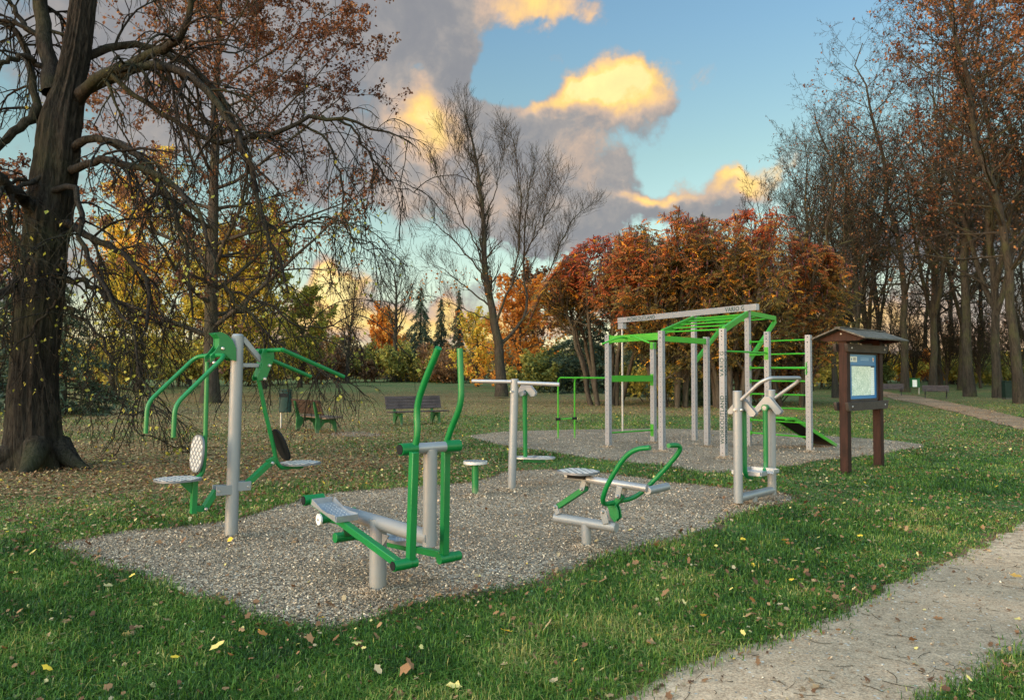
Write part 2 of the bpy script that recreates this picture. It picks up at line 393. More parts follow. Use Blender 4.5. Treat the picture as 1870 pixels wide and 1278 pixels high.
def resample(pts, rad, n):
    pts = np.asarray(pts, float); rad = np.asarray(rad, float)
    # Catmull-Rom to dense, then even spacing
    out = []; rr = []
    for i in range(len(pts) - 1):
        p0 = pts[max(i - 1, 0)]; p1 = pts[i]; p2 = pts[i + 1]; p3 = pts[min(i + 2, len(pts) - 1)]
        for t in np.linspace(0, 1, 10, endpoint=False):
            out.append(.5 * (2 * p1 + (p2 - p0) * t + (2 * p0 - 5 * p1 + 4 * p2 - p3) * t * t + (3 * p1 - p0 - 3 * p2 + p3) * t ** 3)); rr.append(rad[i] * (1 - t) + rad[i + 1] * t)
    out.append(pts[-1]); rr.append(rad[-1]); out = np.array(out); rr = np.array(rr)
    d = np.concatenate([[0], np.cumsum(np.linalg.norm(np.diff(out, axis=0), axis=1))]); s = np.linspace(0, d[-1], n)
    return np.stack([np.interp(s, d, out[:, k]) for k in range(3)], -1), np.interp(s, d, rr)
def spawn(P, R, rng, count, tlo, thi, ang, angv, length, N=6, grav=0.0, wob=.12, rr=.55, rmin=.003, taper=.4, rel=True, flat=0.0, tip=.25):
    B, Nn, _ = P.shape
    cnt = np.broadcast_to(np.asarray(count), (B,)).astype(int)
    idx = np.repeat(np.arange(B), cnt); j = np.concatenate([np.arange(c) for c in cnt]) if len(cnt) else np.zeros(0)
    C = len(idx)
    t = tlo + (thi - tlo) * np.clip((j + rng.random(C)) / np.maximum(cnt[idx], 1), 0, 1)
    f = t * (Nn - 1); i0 = np.minimum(f.astype(int), Nn - 2); w = (f - i0)[:, None]
    p = P[idx, i0] * (1 - w) + P[idx, i0 + 1] * w; d = nz(P[idx, i0 + 1] - P[idx, i0]); r = R[idx, i0] * (1 - w[:, 0]) + R[idx, i0 + 1] * w[:, 0]
    plen = np.linalg.norm(np.diff(P, axis=1), axis=2).sum(1)[idx]
    L = (plen if rel else 1.0) * length * (1 - taper * (t - tlo) / max(thi - tlo, 1e-6)) * rng.uniform(.6, 1.25, C)
    ref = np.where(np.abs(d[:, 2:3]) < .9, np.array([[0, 0, 1.0]]), np.array([[1.0, 0, 0]]))
    a = nz(np.cross(d, ref)); b = np.cross(d, a)
    az = j * 2.39996 + rng.uniform(0, 6.283, B)[idx] + rng.normal(0, .4, C); th = np.radians(ang + rng.normal(0, angv, C))
    nd = nz(d * np.cos(th)[:, None] + (a * np.cos(az)[:, None] + b * np.sin(az)[:, None]) * np.sin(th)[:, None])
    if flat: nd[:, 2] *= (1 - flat); nd = nz(nd)
    Q = np.empty((C, N, 3)); Q[:, 0] = p; st = L / (N - 1)
    for k in range(1, N):
        nd = nz(nd + np.array([0, 0, 1.0]) * grav * (st[:, None]) / np.maximum(L[:, None], .2) * 4 + rng.normal(0, wob, (C, 3)))
        Q[:, k] = Q[:, k - 1] + nd * st[:, None]
    r0 = np.maximum(np.minimum(r * rr, L * .03 + rmin), rmin); S = np.linspace(0, 1, N)[None]
    return Q, np.maximum(r0[:, None] * (1 - (1 - tip) * S), rmin * .8)
def leaf_quads(p, rng, size, sv=.3, hang=.4, asp=.34, droop_dir=None):
    n = len(p); d = rng.normal(0, 1, (n, 3)); d[:, 2] -= hang; d = nz(d); q = rng.normal(0, 1, (n, 3)); b = nz(np.cross(d, q)); c = np.cross(d, b)
    s = size * np.clip(rng.normal(1, sv, n), .4, 1.8)[:, None]
    V = np.stack([p, p + d * s * .45 + b * s * asp + c * s * .10, p + d * s, p + d * s * .5 - b * s * asp + c * s * .10], 1)
    return V
def along(P, rng, n, tlo=.1, jit=.03):
    B, Nn, _ = P.shape
    if B == 0 or n == 0: return np.zeros((0, 3))
    i = rng.integers(0, B, n); f = (tlo + (1 - tlo) * rng.random(n)) * (Nn - 1.001); k = f.astype(int); w = (f - k)[:, None]
    return P[i, k] * (1 - w) + P[i, k + 1] * w + rng.normal(0, jit, (n, 3))
def tintof(p, rng, scale=.5, amp=.32, mid=.5, sd=.14, seed=0):
    return np.clip(mid + amp * (lump(p[:, 0] + .6 * p[:, 2], p[:, 1] + .8 * p[:, 2], scale, seed) + lump(p[:, 2] * 1.1 - p[:, 0] * .5, p[:, 0], scale * 1.4, seed + 1)) * .7 + rng.normal(0, sd, len(p)), 0, 1)
def tree_obj(name, loc, label, cat, wood_sets, twig_sets, leafV, leaft, wmat, lmat, group=None, lname='crown', extra=None):
    """wood_sets: [(P,R,k)] -> trunk; twig_sets -> branches; leafV (n,4,3) -> crown. coordinates local to the base"""
    root = thing(name, loc, label, cat, group)
    off = np.array(loc)
    def merge(sets):
        Vs, Qs, o = [], [], 0
        for P, R, k in sets:
            if len(P) == 0: continue
            V, Q = tubes(P, R, k); Vs.append(V); Qs.append(Q + o); o += len(V)
        return np.concatenate(Vs) + off, np.concatenate(Qs)
    V, Q = merge(wood_sets); np_obj('trunk', V, quads=Q, mats=wmat, parent=root, smooth=True)
    if twig_sets:
        V, Q = merge(twig_sets); np_obj('branches', V, quads=Q, mats=wmat, parent=root, smooth=True)
    if leafV is not None and len(leafV):
        n = len(leafV); np_obj(lname, leafV + off, quads=np.arange(n * 4).reshape(n, 4), mats=lmat, parent=root, tint=leaft)
    return root
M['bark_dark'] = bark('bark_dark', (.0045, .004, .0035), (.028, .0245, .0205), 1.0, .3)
M['bark'] = bark('bark_grey_brown', (.015, .0125, .010), (.055, .046, .036), .8, .35)
M['bark_far'] = bark('bark_far', (.012, .0105, .0085), (.040, .034, .027), .5, .5)
M['l_linden'] = leafmat('linden_leaf', [(0, (0.100, 0.120, 0.015)), (.5, (0.260, 0.260, 0.040)), (1, (0.420, 0.340, 0.060))], .4)
M['l_oak'] = leafmat('oak_leaf_rust', [(0, (0.036, 0.016, 0.011)), (.3, (0.087, 0.035, 0.018)), (.55, (0.163, 0.068, 0.029)), (.8, (0.275, 0.132, 0.043)), (1, (0.388, 0.221, 0.072))], .4)
M['l_yellow'] = leafmat('maple_leaf_yellow', [(0, (0.1086, 0.1333, 0.0229)), (.3, (0.2475, 0.2277, 0.0338)), (.6, (0.4939, 0.3788, 0.0483)), (.85, (0.7414, 0.4944, 0.0567)), (1, (0.7820, 0.3788, 0.0567))], .45)
M['l_olive'] = leafmat('shrub_leaf_olive', [(0, (0.0633, 0.0828, 0.0198)), (.35, (0.1736, 0.1805, 0.0396)), (.7, (0.3772, 0.3047, 0.0594)), (1, (0.6969, 0.4646, 0.0869))], .35)
M['l_rust'] = leafmat('shrub_leaf_rust', [(0, (0.056, 0.032, 0.019)), (.4, (0.136, 0.072, 0.035)), (.75, (0.240, 0.120, 0.048)), (1, (0.384, 0.192, 0.056))], .35)
M['l_orange'] = leafmat('maple_leaf_orange', [(0, (0.161, 0.040, 0.011)), (.35, (0.368, 0.115, 0.018)), (.7, (0.632, 0.230, 0.029)), (1, (0.690, 0.368, 0.057))], .5)
M['l_sumac'] = leafmat('sumac_leaflet', [(0, (0.0774, 0.0702, 0.0230)), (.2, (0.1563, 0.1240, 0.0374)), (.36, (0.2746, 0.1763, 0.0489)), (.52, (0.3843, 0.1681, 0.0517)), (.7, (0.4576, 0.1212, 0.0431)), (.88, (0.4027, 0.0840, 0.0374)), (1, (0.8500, 0.4035, 0.0431))], .52)
M['l_conifer'] = leafmat('conifer_needles', [(0, (0.011, 0.019, 0.011)), (.5, (0.027, 0.046, 0.024)), (1, (0.068, 0.095, 0.046))], .1)
M['l_wood'] = leafmat('far_wood_leaf', [(0, (0.047, 0.037, 0.023)), (.3, (0.130, 0.098, 0.042)), (.6, (0.258, 0.175, 0.056)), (.85, (0.608, 0.281, 0.052)), (1, (0.850, 0.444, 0.070))], .35)
M['cone'] = leafmat('sumac_cone', [(0, (.018, .006, .007)), (1, (.065, .014, .014))], 0)
def grow_tree(seed, H, r0, base=.28, nl=26, limb=.34, lang=55, lup=.25, n2=9, n3=6, n4=3, lean=(0, 0), droop=0.0, wig=.25, twig_r=.006, l2=.42, l3=.42, l4=.4, thi=.97, forks=0, ltaper=.55):
    """a whole tree as levels of polylines; lean = top offset"""
    rng = np.random.default_rng(seed); s = np.linspace(0, 1, 16)
    P0 = np.stack([lean[0] * s ** 1.3 * H + wig * np.cumsum(rng.normal(0, .5, 16)) * s, lean[1] * s * H + wig * np.cumsum(rng.normal(0, .5, 16)) * s, s * H], -1)[None]
    R0 = (r0 * (1 - .93 * s ** 1.05) + r0 * .40 * np.exp(-s * H / .5) + .012)[None]
    if forks:
        FP, FR = spawn(P0, R0, rng, forks, base * .55, base * 1.25, 20, 7, .80, 16, .22, .045, .80, .03, .2, tip=.06)
        P0 = np.concatenate([P0, FP]); R0 = np.concatenate([R0, FR])
    c1 = np.where(np.arange(len(P0)) == 0, nl, int(nl * .7))
    P1, R1 = spawn(P0, R0, rng, c1, base, thi, lang, 10, limb, 10, lup, .09, .42, .014, ltaper, tip=.12)
    P2, R2 = spawn(P1, R1, rng, n2, .18, 1.0, 46, 14, l2, 7, lup * .5 - droop, .13, .55, .009, .45, tip=.25)
    P3, R3 = spawn(P2, R2, rng, n3, .15, 1.0, 42, 14, l3, 5, lup * .3 - droop, .15, .6, twig_r, .4, tip=.5)
    P4, R4 = spawn(P3, R3, rng, n4, .2, 1.0, 38, 14, l4, 4, lup * .2 - droop * .6, .15, .7, twig_r * .85, .3, tip=.6) if n4 else (P3[:0], R3[:0])
    return rng, [(P0, R0), (P1, R1), (P2, R2), (P3, R3), (P4, R4)]
def plant_tree(name, loc, label, cat, seed, wmat, lmat, leaves=0, lsize=.15, group=None, tscale=.35, tmid=.5, tamp=.32, hang=.4, zlo=None, ljit=.10, **kw):
    rng, lv = grow_tree(seed, **kw)
    last = lv[-1][0] if len(lv[-1][0]) else lv[-2][0]
    LV = LT = None
    if leaves:
        p = along(last, rng, leaves, .15, ljit); 
        keep = rng.random(len(p)) < np.clip(.55 + .8 * lump(p[:, 0] + p[:, 2] * .7, p[:, 1] + p[:, 2] * .5, .45, seed), .08, 1)
        p = p[keep]; LV = leaf_quads(p, rng, lsize, .3, hang); LT = tintof(p, rng, tscale, tamp, tmid, .15, seed)
    return tree_obj(name, loc, label, cat, [(lv[0][0], lv[0][1], 14), (lv[1][0], lv[1][1], 6)], [(lv[2][0], lv[2][1], 4), (lv[3][0], lv[3][1], 3), (lv[4][0], lv[4][1], 3)], LV, LT, wmat, lmat, group)
def shrub_data(seed, W, H, stems=12, n2=7, n3=5, leaves=5000, up=.25, spread=.8):
    rng = np.random.default_rng(seed); a = rng.uniform(0, 6.283, stems); rad = np.sqrt(rng.random(stems)) * W * .5
    N_ = 8; s = np.linspace(0, 1, N_)[None, :, None]
    b0 = np.stack([np.cos(a) * rad * .55, np.sin(a) * rad * .55, 0 * a], -1)[:, None]
    hh = H * (1 - .55 * (rad / (W * .5)) ** 2) * rng.uniform(.7, 1.0, stems)
    tp = np.stack([np.cos(a) * rad * (1 + spread * .3), np.sin(a) * rad * (1 + spread * .3), hh], -1)[:, None]
    P0 = b0 + (tp - b0) * s + rng.normal(0, .05 * H, (stems, N_, 3)) * s * .4
    P0[:, :, 2] = np.maximum(P0[:, :, 2], 0); R0 = np.repeat((.02 + .012 * H * (1 - .8 * np.linspace(0, 1, N_)))[None], stems, 0) * .6
    P1, R1 = spawn(P0, R0, rng, n2, .15, 1, 45, 15, .45, 6, up, .14, .6, .010, .4)
    P2, R2 = spawn(P1, R1, rng, n3, .15, 1, 42, 15, .5, 5, up * .4, .16, .6, .008, .3)
    for q in (P1, P2): q[:, :, 2] = np.maximum(q[:, :, 2], .03)
    return rng, P0, R0, P1, R1, P2, R2
def plant_shrub(name, loc, label, cat, seed, W, H, lmat, leaves=5000, lsize=.16, group=None, tmid=.5, tamp=.3, bare=0.0, ljit=.16, wmat=None, **kw):
    rng, P0, R0, P1, R1, P2, R2 = shrub_data(seed, W, H, **kw)
    p = along(P2, rng, leaves, .1, ljit); p[:, 2] = np.maximum(p[:, 2], .05)
    LV = leaf_quads(p, rng, lsize, .3, .3); LT = tintof(p, rng, .7, tamp, tmid, .16, seed)
    return tree_obj(name, loc, label, cat, [(P0, R0, 5)], [(P1, R1, 3), (P2, R2, 3)], LV, LT, wmat or M['bark_far'], lmat, group)
def plant_conifer(name, loc, label, cat, seed, H, W, leaves=9000, group=None, low=.03, lsize=.34, droop=.35, tmid=.45):
    rng = np.random.default_rng(seed); s = np.linspace(0, 1, 10)
    P0 = np.stack([0 * s, 0 * s, s * H], -1)[None] + rng.normal(0, .03, (1, 10, 3)); R0 = (.02 * H * (1 - .95 * s) + .01)[None]
    P1, R1 = spawn(P0, R0, rng, int(42 + H * 6), low, .99, 92, 9, W / 2 * 1.05, 7, -droop, .05, .3, .010, .93, rel=False)
    P2, R2 = spawn(P1, R1, rng, 8, .10, 1, 48, 12, .30, 4, -droop * .8, .10, .5, .008, .6, flat=.5)
    P1[:, :, 2] = np.maximum(P1[:, :, 2], .05); P2[:, :, 2] = np.maximum(P2[:, :, 2], .04)
    p = np.concatenate([along(P2, rng, int(leaves * .75), .0, .06), along(P1, rng, int(leaves * .25), .2, .05)])
    LV = leaf_quads(p, rng, lsize, .3, .7, .17); LV = p[:, None] + (LV - p[:, None]) * np.clip(1.15 - .85 * p[:, 2] / H, .3, 1)[:, None, None]; LT = tintof(p, rng, .8, .25, tmid, .16, seed)
    return tree_obj(name, loc, label, cat, [(P0, R0, 8)], [(P1, R1, 4), (P2, R2, 3)], LV, LT, M['bark_far'], M['l_conifer'], group)
# ------------------------------------------------------------------ outlines on the ground
def outline(px, step=.35, jit=.06, seed=1):
    """closed smooth ragged outline in world xy from photo points on the level ground"""
    pts = [np.array(gpt(x, y))[:2] if not isinstance(x, str) else np.array(y) for x, y in px]
    return ragged(pts, step, jit, seed)
def ragged(pts, step, jit, seed):
    r = np.random.default_rng(seed); out = []; n = len(pts)
    for i in range(n):
        p0, p1, p2, p3 = pts[i - 1], pts[i], pts[(i + 1) % n], pts[(i + 2) % n]
        m = max(2, int(np.linalg.norm(p2 - p1) / step))
        for k in range(m):
            t = k / m
            c = p1 + (p2 - p1) * t if min(np.linalg.norm(p1 - p0), np.linalg.norm(p3 - p2)) > 60 else .5 * ((2 * p1) + (p2 - p0) * t + (2 * p0 - 5 * p1 + 4 * p2 - p3) * t * t + (3 * p1 - p0 - 3 * p2 + p3) * t ** 3)
            out.append(c + r.normal(0, jit, 2))
    return [tuple(p) for p in out]
BED1 = outline([(92, 992), (160, 984), (249, 970), (413, 951), (510, 924), (575, 904), (700, 893), (860, 880), (925, 862), (1020, 858), (1120, 866), (1206, 879), (1270, 884), (1335, 892),
                (1400, 897), (1455, 909), (1420, 921), (1370, 936), (1300, 961), (1240, 983), (1134, 1009), (1018, 1045), (918, 1075), (832, 1091), (753, 1100), (690, 1128), (600, 1149), (490, 1141),
                (441, 1115), (331, 1091), (252, 1055), (199, 1039), (150, 1020)], .22, .035, 3)
BED2 = outline([(862, 795), (905, 790), (953, 787), (1050, 785), (1150, 783), (1250, 783), (1400, 790), (1520, 797), (1620, 803), (1690, 815), (1672, 820), (1600, 830), (1530, 838), (1440, 850),
                (1390, 860), (1300, 862), (1206, 851), (1105, 839), (1009, 826), (896, 809)], .5, .05, 4)
PATCH = outline([(600, 792), (640, 788), (690, 791), (700, 796), (640, 797)], .3, .05, 6)
PATH1 = ragged([np.array(p) for p in [(-2.6, .9), (-1.2, 2.2), (.36, 3.70), (.92, 4.26), (1.66, 4.74), (2.15, 5.15), (3.10, 6.05), (4.3, 7.1), (5.75, 8.5), (9.0, 11.0), (14.5, 14.6), (15.6, 13.6), (10.5, 10.1), (6.6, 7.45), (4.4, 5.6),
                (2.98, 4.48), (2.55, 4.18), (1.95, 3.68), (.6, 2.45), (-1.6, .1)]], .16, .035, 5)
INSIDE = lambda x, y: pip(x, y, BED1) | pip(x, y, BED2) | pip(x, y, PATH1)
LINDEN = (-7.9, 13.0)
def litter(x, y):
    """how thickly fallen leaves lie (0..1)"""
    x = np.asarray(x, float); y = np.asarray(y, float)
    d = np.hypot(x - LINDEN[0] - .3, (y - LINDEN[1] - 1.0))
    a = 1.15 * np.exp(-(d / 6.3) ** 2.6)
    b = .75 * np.clip((-x + .5) / 6, 0, 1) * np.clip((y - 9.5) / 4, 0, 1) * np.clip((60 - y) / 25, 0, 1)
    band = np.clip((y - 26) / 6, 0, 1) * np.clip((68 - y) / 14, 0, 1) * np.where(x > 12, .30, .66)
    yel = .3 * np.clip((y - 45) / 20, 0, 1) * np.clip((100 - y) / 20, 0, 1)
    base = .10 + .10 * np.clip((y - 12) / 10, 0, 1)
    v = np.maximum.reduce([a, b, band, yel, base + 0 * x])
    return np.clip(v * (1 + .55 * lump(x, y, .55, 11)) + .10 * lump(x, y, 2.2, 12), .02, 1)
def far_path_mask(x, y):
    e = np.interp(y, FPY, FPL), np.interp(y, FPY, FPR)
    return (x > e[0]) & (x < e[1]) & (y > FPY[0]) & (y < FPY[-1])
# far footpath: left/right edges as x at given y
_fp = [(1870, 764, 786), (1800, 748, 768), (1740, 736, 752), (1680, 727, 738), (1640, 723.5, 732), (1615, 720.5, 727)]
FPATH = []
for x, yt, yb in _fp:
    A = gpt(x, yt); B = gpt(x, yb); FPATH.append((np.array(A)[:2], np.array(B)[:2]))
_d = FPATH[0][0] - FPATH[1][0]
FPATH.insert(0, (FPATH[0][0] + np.array((7.0, -6.5)), FPATH[0][1] + np.array((6.5, -7.0))))
FPATH.append((FPATH[-1][0] + np.array((1.0, 14.0)), FPATH[-1][1] + np.array((1.2, 13.0))))
def in_fpath(x, y):
    poly = [tuple(a) for a, b in FPATH] + [tuple(b) for a, b in FPATH][::-1]
    return pip(x, y, poly)
# ------------------------------------------------------------------ ground materials
def lawn_mat(nt, out):
    L = nt.links; tc = N(nt, 'ShaderNodeTexCoord'); o = tc.outputs['Object']
    lit = N(nt, 'ShaderNodeAttribute', attribute_name='litter').outputs['Fac']
    n1 = noise(nt, o, .35, 5, .6); n2 = noise(nt, o, 9, 6, .7); n3 = noise(nt, o, 70, 3, .6)
    g = ramp(nt, [(.25, (0.024, 0.051, 0.012)), (.5, (0.051, 0.096, 0.022)), (.75, (0.102, 0.144, 0.036))], mth(nt, 'ADD', mth(nt, 'MULTIPLY', n2.outputs[0], .7), mth(nt, 'MULTIPLY', n1.outputs[0], .3))).outputs[0]
    straw = mixc(nt, mth(nt, 'MULTIPLY', smooth(nt, n1.outputs[0], .42, .7), .5), g, (.115, .10, .040))
    def speck(scale, prev, gain):
        v = N(nt, 'ShaderNodeTexVoronoi'); v.inputs['Scale'].default_value = scale; L.new(o, v.inputs['Vector'])
        s = N(nt, 'ShaderNodeSeparateColor'); L.new(v.outputs['Color'], s.inputs[0])
        inside = mth(nt, 'LESS_THAN', v.outputs['Distance'], mth(nt, 'MULTIPLY_ADD', s.outputs[1], .3, .28))
        on = mth(nt, 'MULTIPLY', mth(nt, 'LESS_THAN', s.outputs[0], mth(nt, 'MULTIPLY', lit, gain)), inside)
        c = ramp(nt, [(0, (.045, .023, .012)), (.3, (.115, .057, .026)), (.55, (.19, .105, .048)), (.8, (.27, .17, .085)), (.93, (.42, .30, .13)), (1, (.16, .045, .018))], s.outputs[2]).outputs[0]
        return mixc(nt, on, prev, c)
    c = speck(15, straw, 1.3); c = speck(11, c, 1.1); c = speck(21, c, 1.1)
    c = mixc(nt, 1.0, c, ramp(nt, [(.3, (.62, .62, .62)), (.7, (1.3, 1.3, 1.3))], n3.outputs[0]).outputs[0], 'MULTIPLY')
    p = N(nt, 'ShaderNodeBsdfPrincipled'); L.new(c, p.inputs['Base Color']); p.inputs['Roughness'].default_value = .85; p.inputs['Specular IOR Level'].default_value = .12
    bp = N(nt, 'ShaderNodeBump'); bp.inputs['Strength'].default_value = .8; bp.inputs['Distance'].default_value = .03
    L.new(n2.outputs[0], bp.inputs['Height']); L.new(bp.outputs[0], p.inputs['Normal']); L.new(p.outputs[0], out.inputs[0])
M['lawn'] = mat('lawn_ground', lawn_mat)
def gravel_mat(nt, out):
    L = nt.links; tc = N(nt, 'ShaderNodeTexCoord'); o = tc.outputs['Object']
    v = N(nt, 'ShaderNodeTexVoronoi'); v.inputs['Scale'].default_value = 56; L.new(o, v.inputs['Vector'])
    v2 = N(nt, 'ShaderNodeTexVoronoi'); v2.inputs['Scale'].default_value = 23; L.new(o, v2.inputs['Vector'])
    s = N(nt, 'ShaderNodeSeparateColor'); L.new(v.outputs['Color'], s.inputs[0])
    n1 = noise(nt, o, .9, 5, .6); n2 = noise(nt, o, 5, 4, .6)
    c = ramp(nt, [(0, (0.0582, 0.0414, 0.0280)), (.25, (0.1590, 0.1131, 0.0739)), (.55, (0.2666, 0.1926, 0.1266)), (.85, (0.4043, 0.2979, 0.1994)), (1, (0.6070, 0.4637, 0.3237))], s.outputs[0]).outputs[0]
    c = mixc(nt, 1.0, c, ramp(nt, [(0, (1.25,) * 3), (.5, (.88,) * 3), (.8, (.35,) * 3)], v.outputs['Distance']).outputs[0], 'MULTIPLY')
    c = mixc(nt, mth(nt, 'MULTIPLY', smooth(nt, n1.outputs[0], .42, .68), .7), c, (.105, .078, .052))
    c = mixc(nt, mth(nt, 'MULTIPLY', smooth(nt, n2.outputs[0], .58, .72), .35), c, (.35, .33, .29))
    p = N(nt, 'ShaderNodeBsdfPrincipled'); L.new(c, p.inputs['Base Color']); p.inputs['Roughness'].default_value = .9; p.inputs['Specular IOR Level'].default_value = .2
    h = mth(nt, 'ADD', mth(nt, 'MULTIPLY', v.outputs['Distance'], -1.0), mth(nt, 'MULTIPLY', v2.outputs['Distance'], -.9))
    bp = N(nt, 'ShaderNodeBump'); bp.inputs['Strength'].default_value = 1.0; bp.inputs['Distance'].default_value = .014
    L.new(h, bp.inputs['Height']); L.new(bp.outputs[0], p.inputs['Normal']); L.new(p.outputs[0], out.inputs[0])
M['gravel'] = mat('wood_chip_gravel', gravel_mat)
def path_mat(nt, out, soil=None):
    L = nt.links; tc = N(nt, 'ShaderNodeTexCoord'); o = tc.outputs['Object']
    n1 = noise(nt, o, 1.1, 6, .62); n2 = noise(nt, o, 12, 6, .7); n3 = noise(nt, o, 90, 4, .7); n4 = noise(nt, o, .5, 3)
    c = ramp(nt, [(.28, (0.2236, 0.1422, 0.0836)), (.5, (0.3581, 0.2377, 0.1464)), (.72, (0.4981, 0.3403, 0.2230))], mth(nt, 'ADD', mth(nt, 'MULTIPLY', n1.outputs[0], .55), mth(nt, 'MULTIPLY', n2.outputs[0], .45))).outputs[0]
    c = mixc(nt, mth(nt, 'MULTIPLY', smooth(nt, mth(nt, 'MULTIPLY_ADD', mth(nt, 'SUBTRACT', n2.outputs[0], .5), .35, n4.outputs[0]), .40, .58), .8), c, (.21, .158, .105))
    c = mixc(nt, 1.0, c, ramp(nt, [(.32, (.5,) * 3), (.5, (.98,) * 3), (.68, (1.5,) * 3)], mth(nt, 'MULTIPLY_ADD', mth(nt, 'SUBTRACT', n2.outputs[0], .5), .45, n3.outputs[0])).outputs[0], 'MULTIPLY')
    v = N(nt, 'ShaderNodeTexVoronoi'); v.inputs['Scale'].default_value = 34; L.new(o, v.inputs['Vector'])
    s = N(nt, 'ShaderNodeSeparateColor'); L.new(v.outputs['Color'], s.inputs[0])
    peb = mth(nt, 'MULTIPLY', mth(nt, 'LESS_THAN', s.outputs[0], .13), mth(nt, 'LESS_THAN', v.outputs['Distance'], .3))
    c = mixc(nt, peb, c, ramp(nt, [(0, (.10, .085, .07)), (1, (.42, .38, .33))], s.outputs[1]).outputs[0])
    if soil: c = mixc(nt, 1.0, c, soil, 'MULTIPLY')
    p = N(nt, 'ShaderNodeBsdfPrincipled'); L.new(c, p.inputs['Base Color']); p.inputs['Roughness'].default_value = .92; p.inputs['Specular IOR Level'].default_value = .15
    bp = N(nt, 'ShaderNodeBump'); bp.inputs['Strength'].default_value = .7; bp.inputs['Distance'].default_value = .012
    L.new(mth(nt, 'ADD', n2.outputs[0], mth(nt, 'MULTIPLY', n3.outputs[0], .4)), bp.inputs['Height']); L.new(bp.outputs[0], p.inputs['Normal']); L.new(p.outputs[0], out.inputs[0])
M['path'] = mat('trodden_path', path_mat)
# ------------------------------------------------------------------ ground sheets
ys = np.concatenate([np.arange(-14, 22, .5), np.arange(22, 120, 1.0), np.array([120, 140, 180, 260, 400, 700, 1200, 2000])])
xs = np.concatenate([-np.array([1500, 800, 400, 200, 120, 90, 70]), np.arange(-56, 56.1, 1.0), np.array([70, 90, 120, 200, 400, 800, 1500])])
X, Y = np.meshgrid(xs, ys); Z = gz(X, Y)
nx, ny = len(xs), len(ys)
ii = np.arange((nx - 1) * (ny - 1)); r_, c_ = ii // (nx - 1), ii % (nx - 1); b_ = r_ * nx + c_
lawn = np_obj('lawn', np.stack([X, Y, Z], -1), quads=np.stack([b_, b_ + 1, b_ + nx + 1, b_ + nx], -1), mats=M['lawn'], smooth=True)
at_ = lawn.data.attributes.new('litter', 'FLOAT', 'POINT'); at_.data.foreach_set('value', litter(X, Y).ravel().astype(np.float32))
tag(lawn, 'wide park lawn of short autumn grass strewn with fallen leaves', 'lawn', kind='structure')
def sheet(name, poly, z, m, label, cat):
    me = bpy.data.meshes.new(name); bm = bmesh.new()
    vs = [bm.verts.new((x, y, z)) for x, y in poly]; bm.faces.new(vs)
    bmesh.ops.triangulate(bm, faces=bm.faces[:]); bmesh.ops.recalc_face_normals(bm, faces=bm.faces[:])
    for f in bm.faces:
        if f.normal.z < 0: f.normal_flip()
    bm.to_mesh(me); bm.free()
    me.materials.append(m); o = bpy.data.objects.new(name, me); COL.objects.link(o)
    return tag(o, label, cat, kind='structure')
sheet('gravel_bed', BED1, .004, M['gravel'], 'nearer gravel bed under the grey and green fitness machines', 'gravel bed')
sheet('gravel_bed', BED2, .004, M['gravel'], 'farther gravel bed under the grey and lime pull-up rig', 'gravel bed')
sheet('gravel_patch', PATCH, .004, M['gravel'], 'small bare gravelly patch in front of the bench with its back turned', 'bare patch')
def ring(poly, lo, hi):
    A = sum(poly[i - 1][0] * p[1] - p[0] * poly[i - 1][1] for i, p in enumerate(poly)); sg = 1 if A > 0 else -1; out = []; w = 0
    for i, p in enumerate(poly):
        a, b = np.array(poly[i - 1]), np.array(poly[(i + 1) % len(poly)]); d = b - a; n = np.array((d[1], -d[0])) * sg / max(np.linalg.norm(d), 1e-6)
        w = .6 * w + .4 * (lo + (hi - lo) * rnd.random() ** 1.6); out.append(tuple(np.array(p) + n * w))
    return out
M['soil'] = mat('bare_soil', lambda nt, out: path_mat(nt, out, (.42, .34, .27)))
sheet('soil_verge', ring(PATH1, .03, .22), .0035, M['soil'], 'dark bare soil along both edges of the near footpath', 'soil verge')
sheet('soil_verge', ring(BED1, .02, .18), .0025, M['soil'], 'dark soil and litter rim round the nearer gravel bed', 'soil verge')
sheet('footpath', PATH1, .006, M['path'], 'trodden sandy footpath in the near corner strewn with twigs', 'path')
M['farpath'] = mat('earthen_path', lambda nt, out: path_mat(nt, out, (.74, .65, .58)))
V = []; Q = []
for k in range(len(FPATH) - 1):
    for j in range(6):
        t = j / 6
        a = FPATH[k][0] * (1 - t) + FPATH[k + 1][0] * t; b = FPATH[k][1] * (1 - t) + FPATH[k + 1][1] * t
        w = RNG.normal(0, .05, 4)
        V += [(a[0] + w[0], a[1] + w[1], gzf(*a) + .02), (b[0] + w[2], b[1] + w[3], gzf(*b) + .02)]
n = len(V) // 2
o = np_obj('footpath', V, quads=[(2 * i, 2 * i + 1, 2 * i + 3, 2 * i + 2) for i in range(n - 1)], mats=M['farpath'])
tag(o, 'far earthen footpath curving past the two dark benches under the trees', 'path', kind='structure')
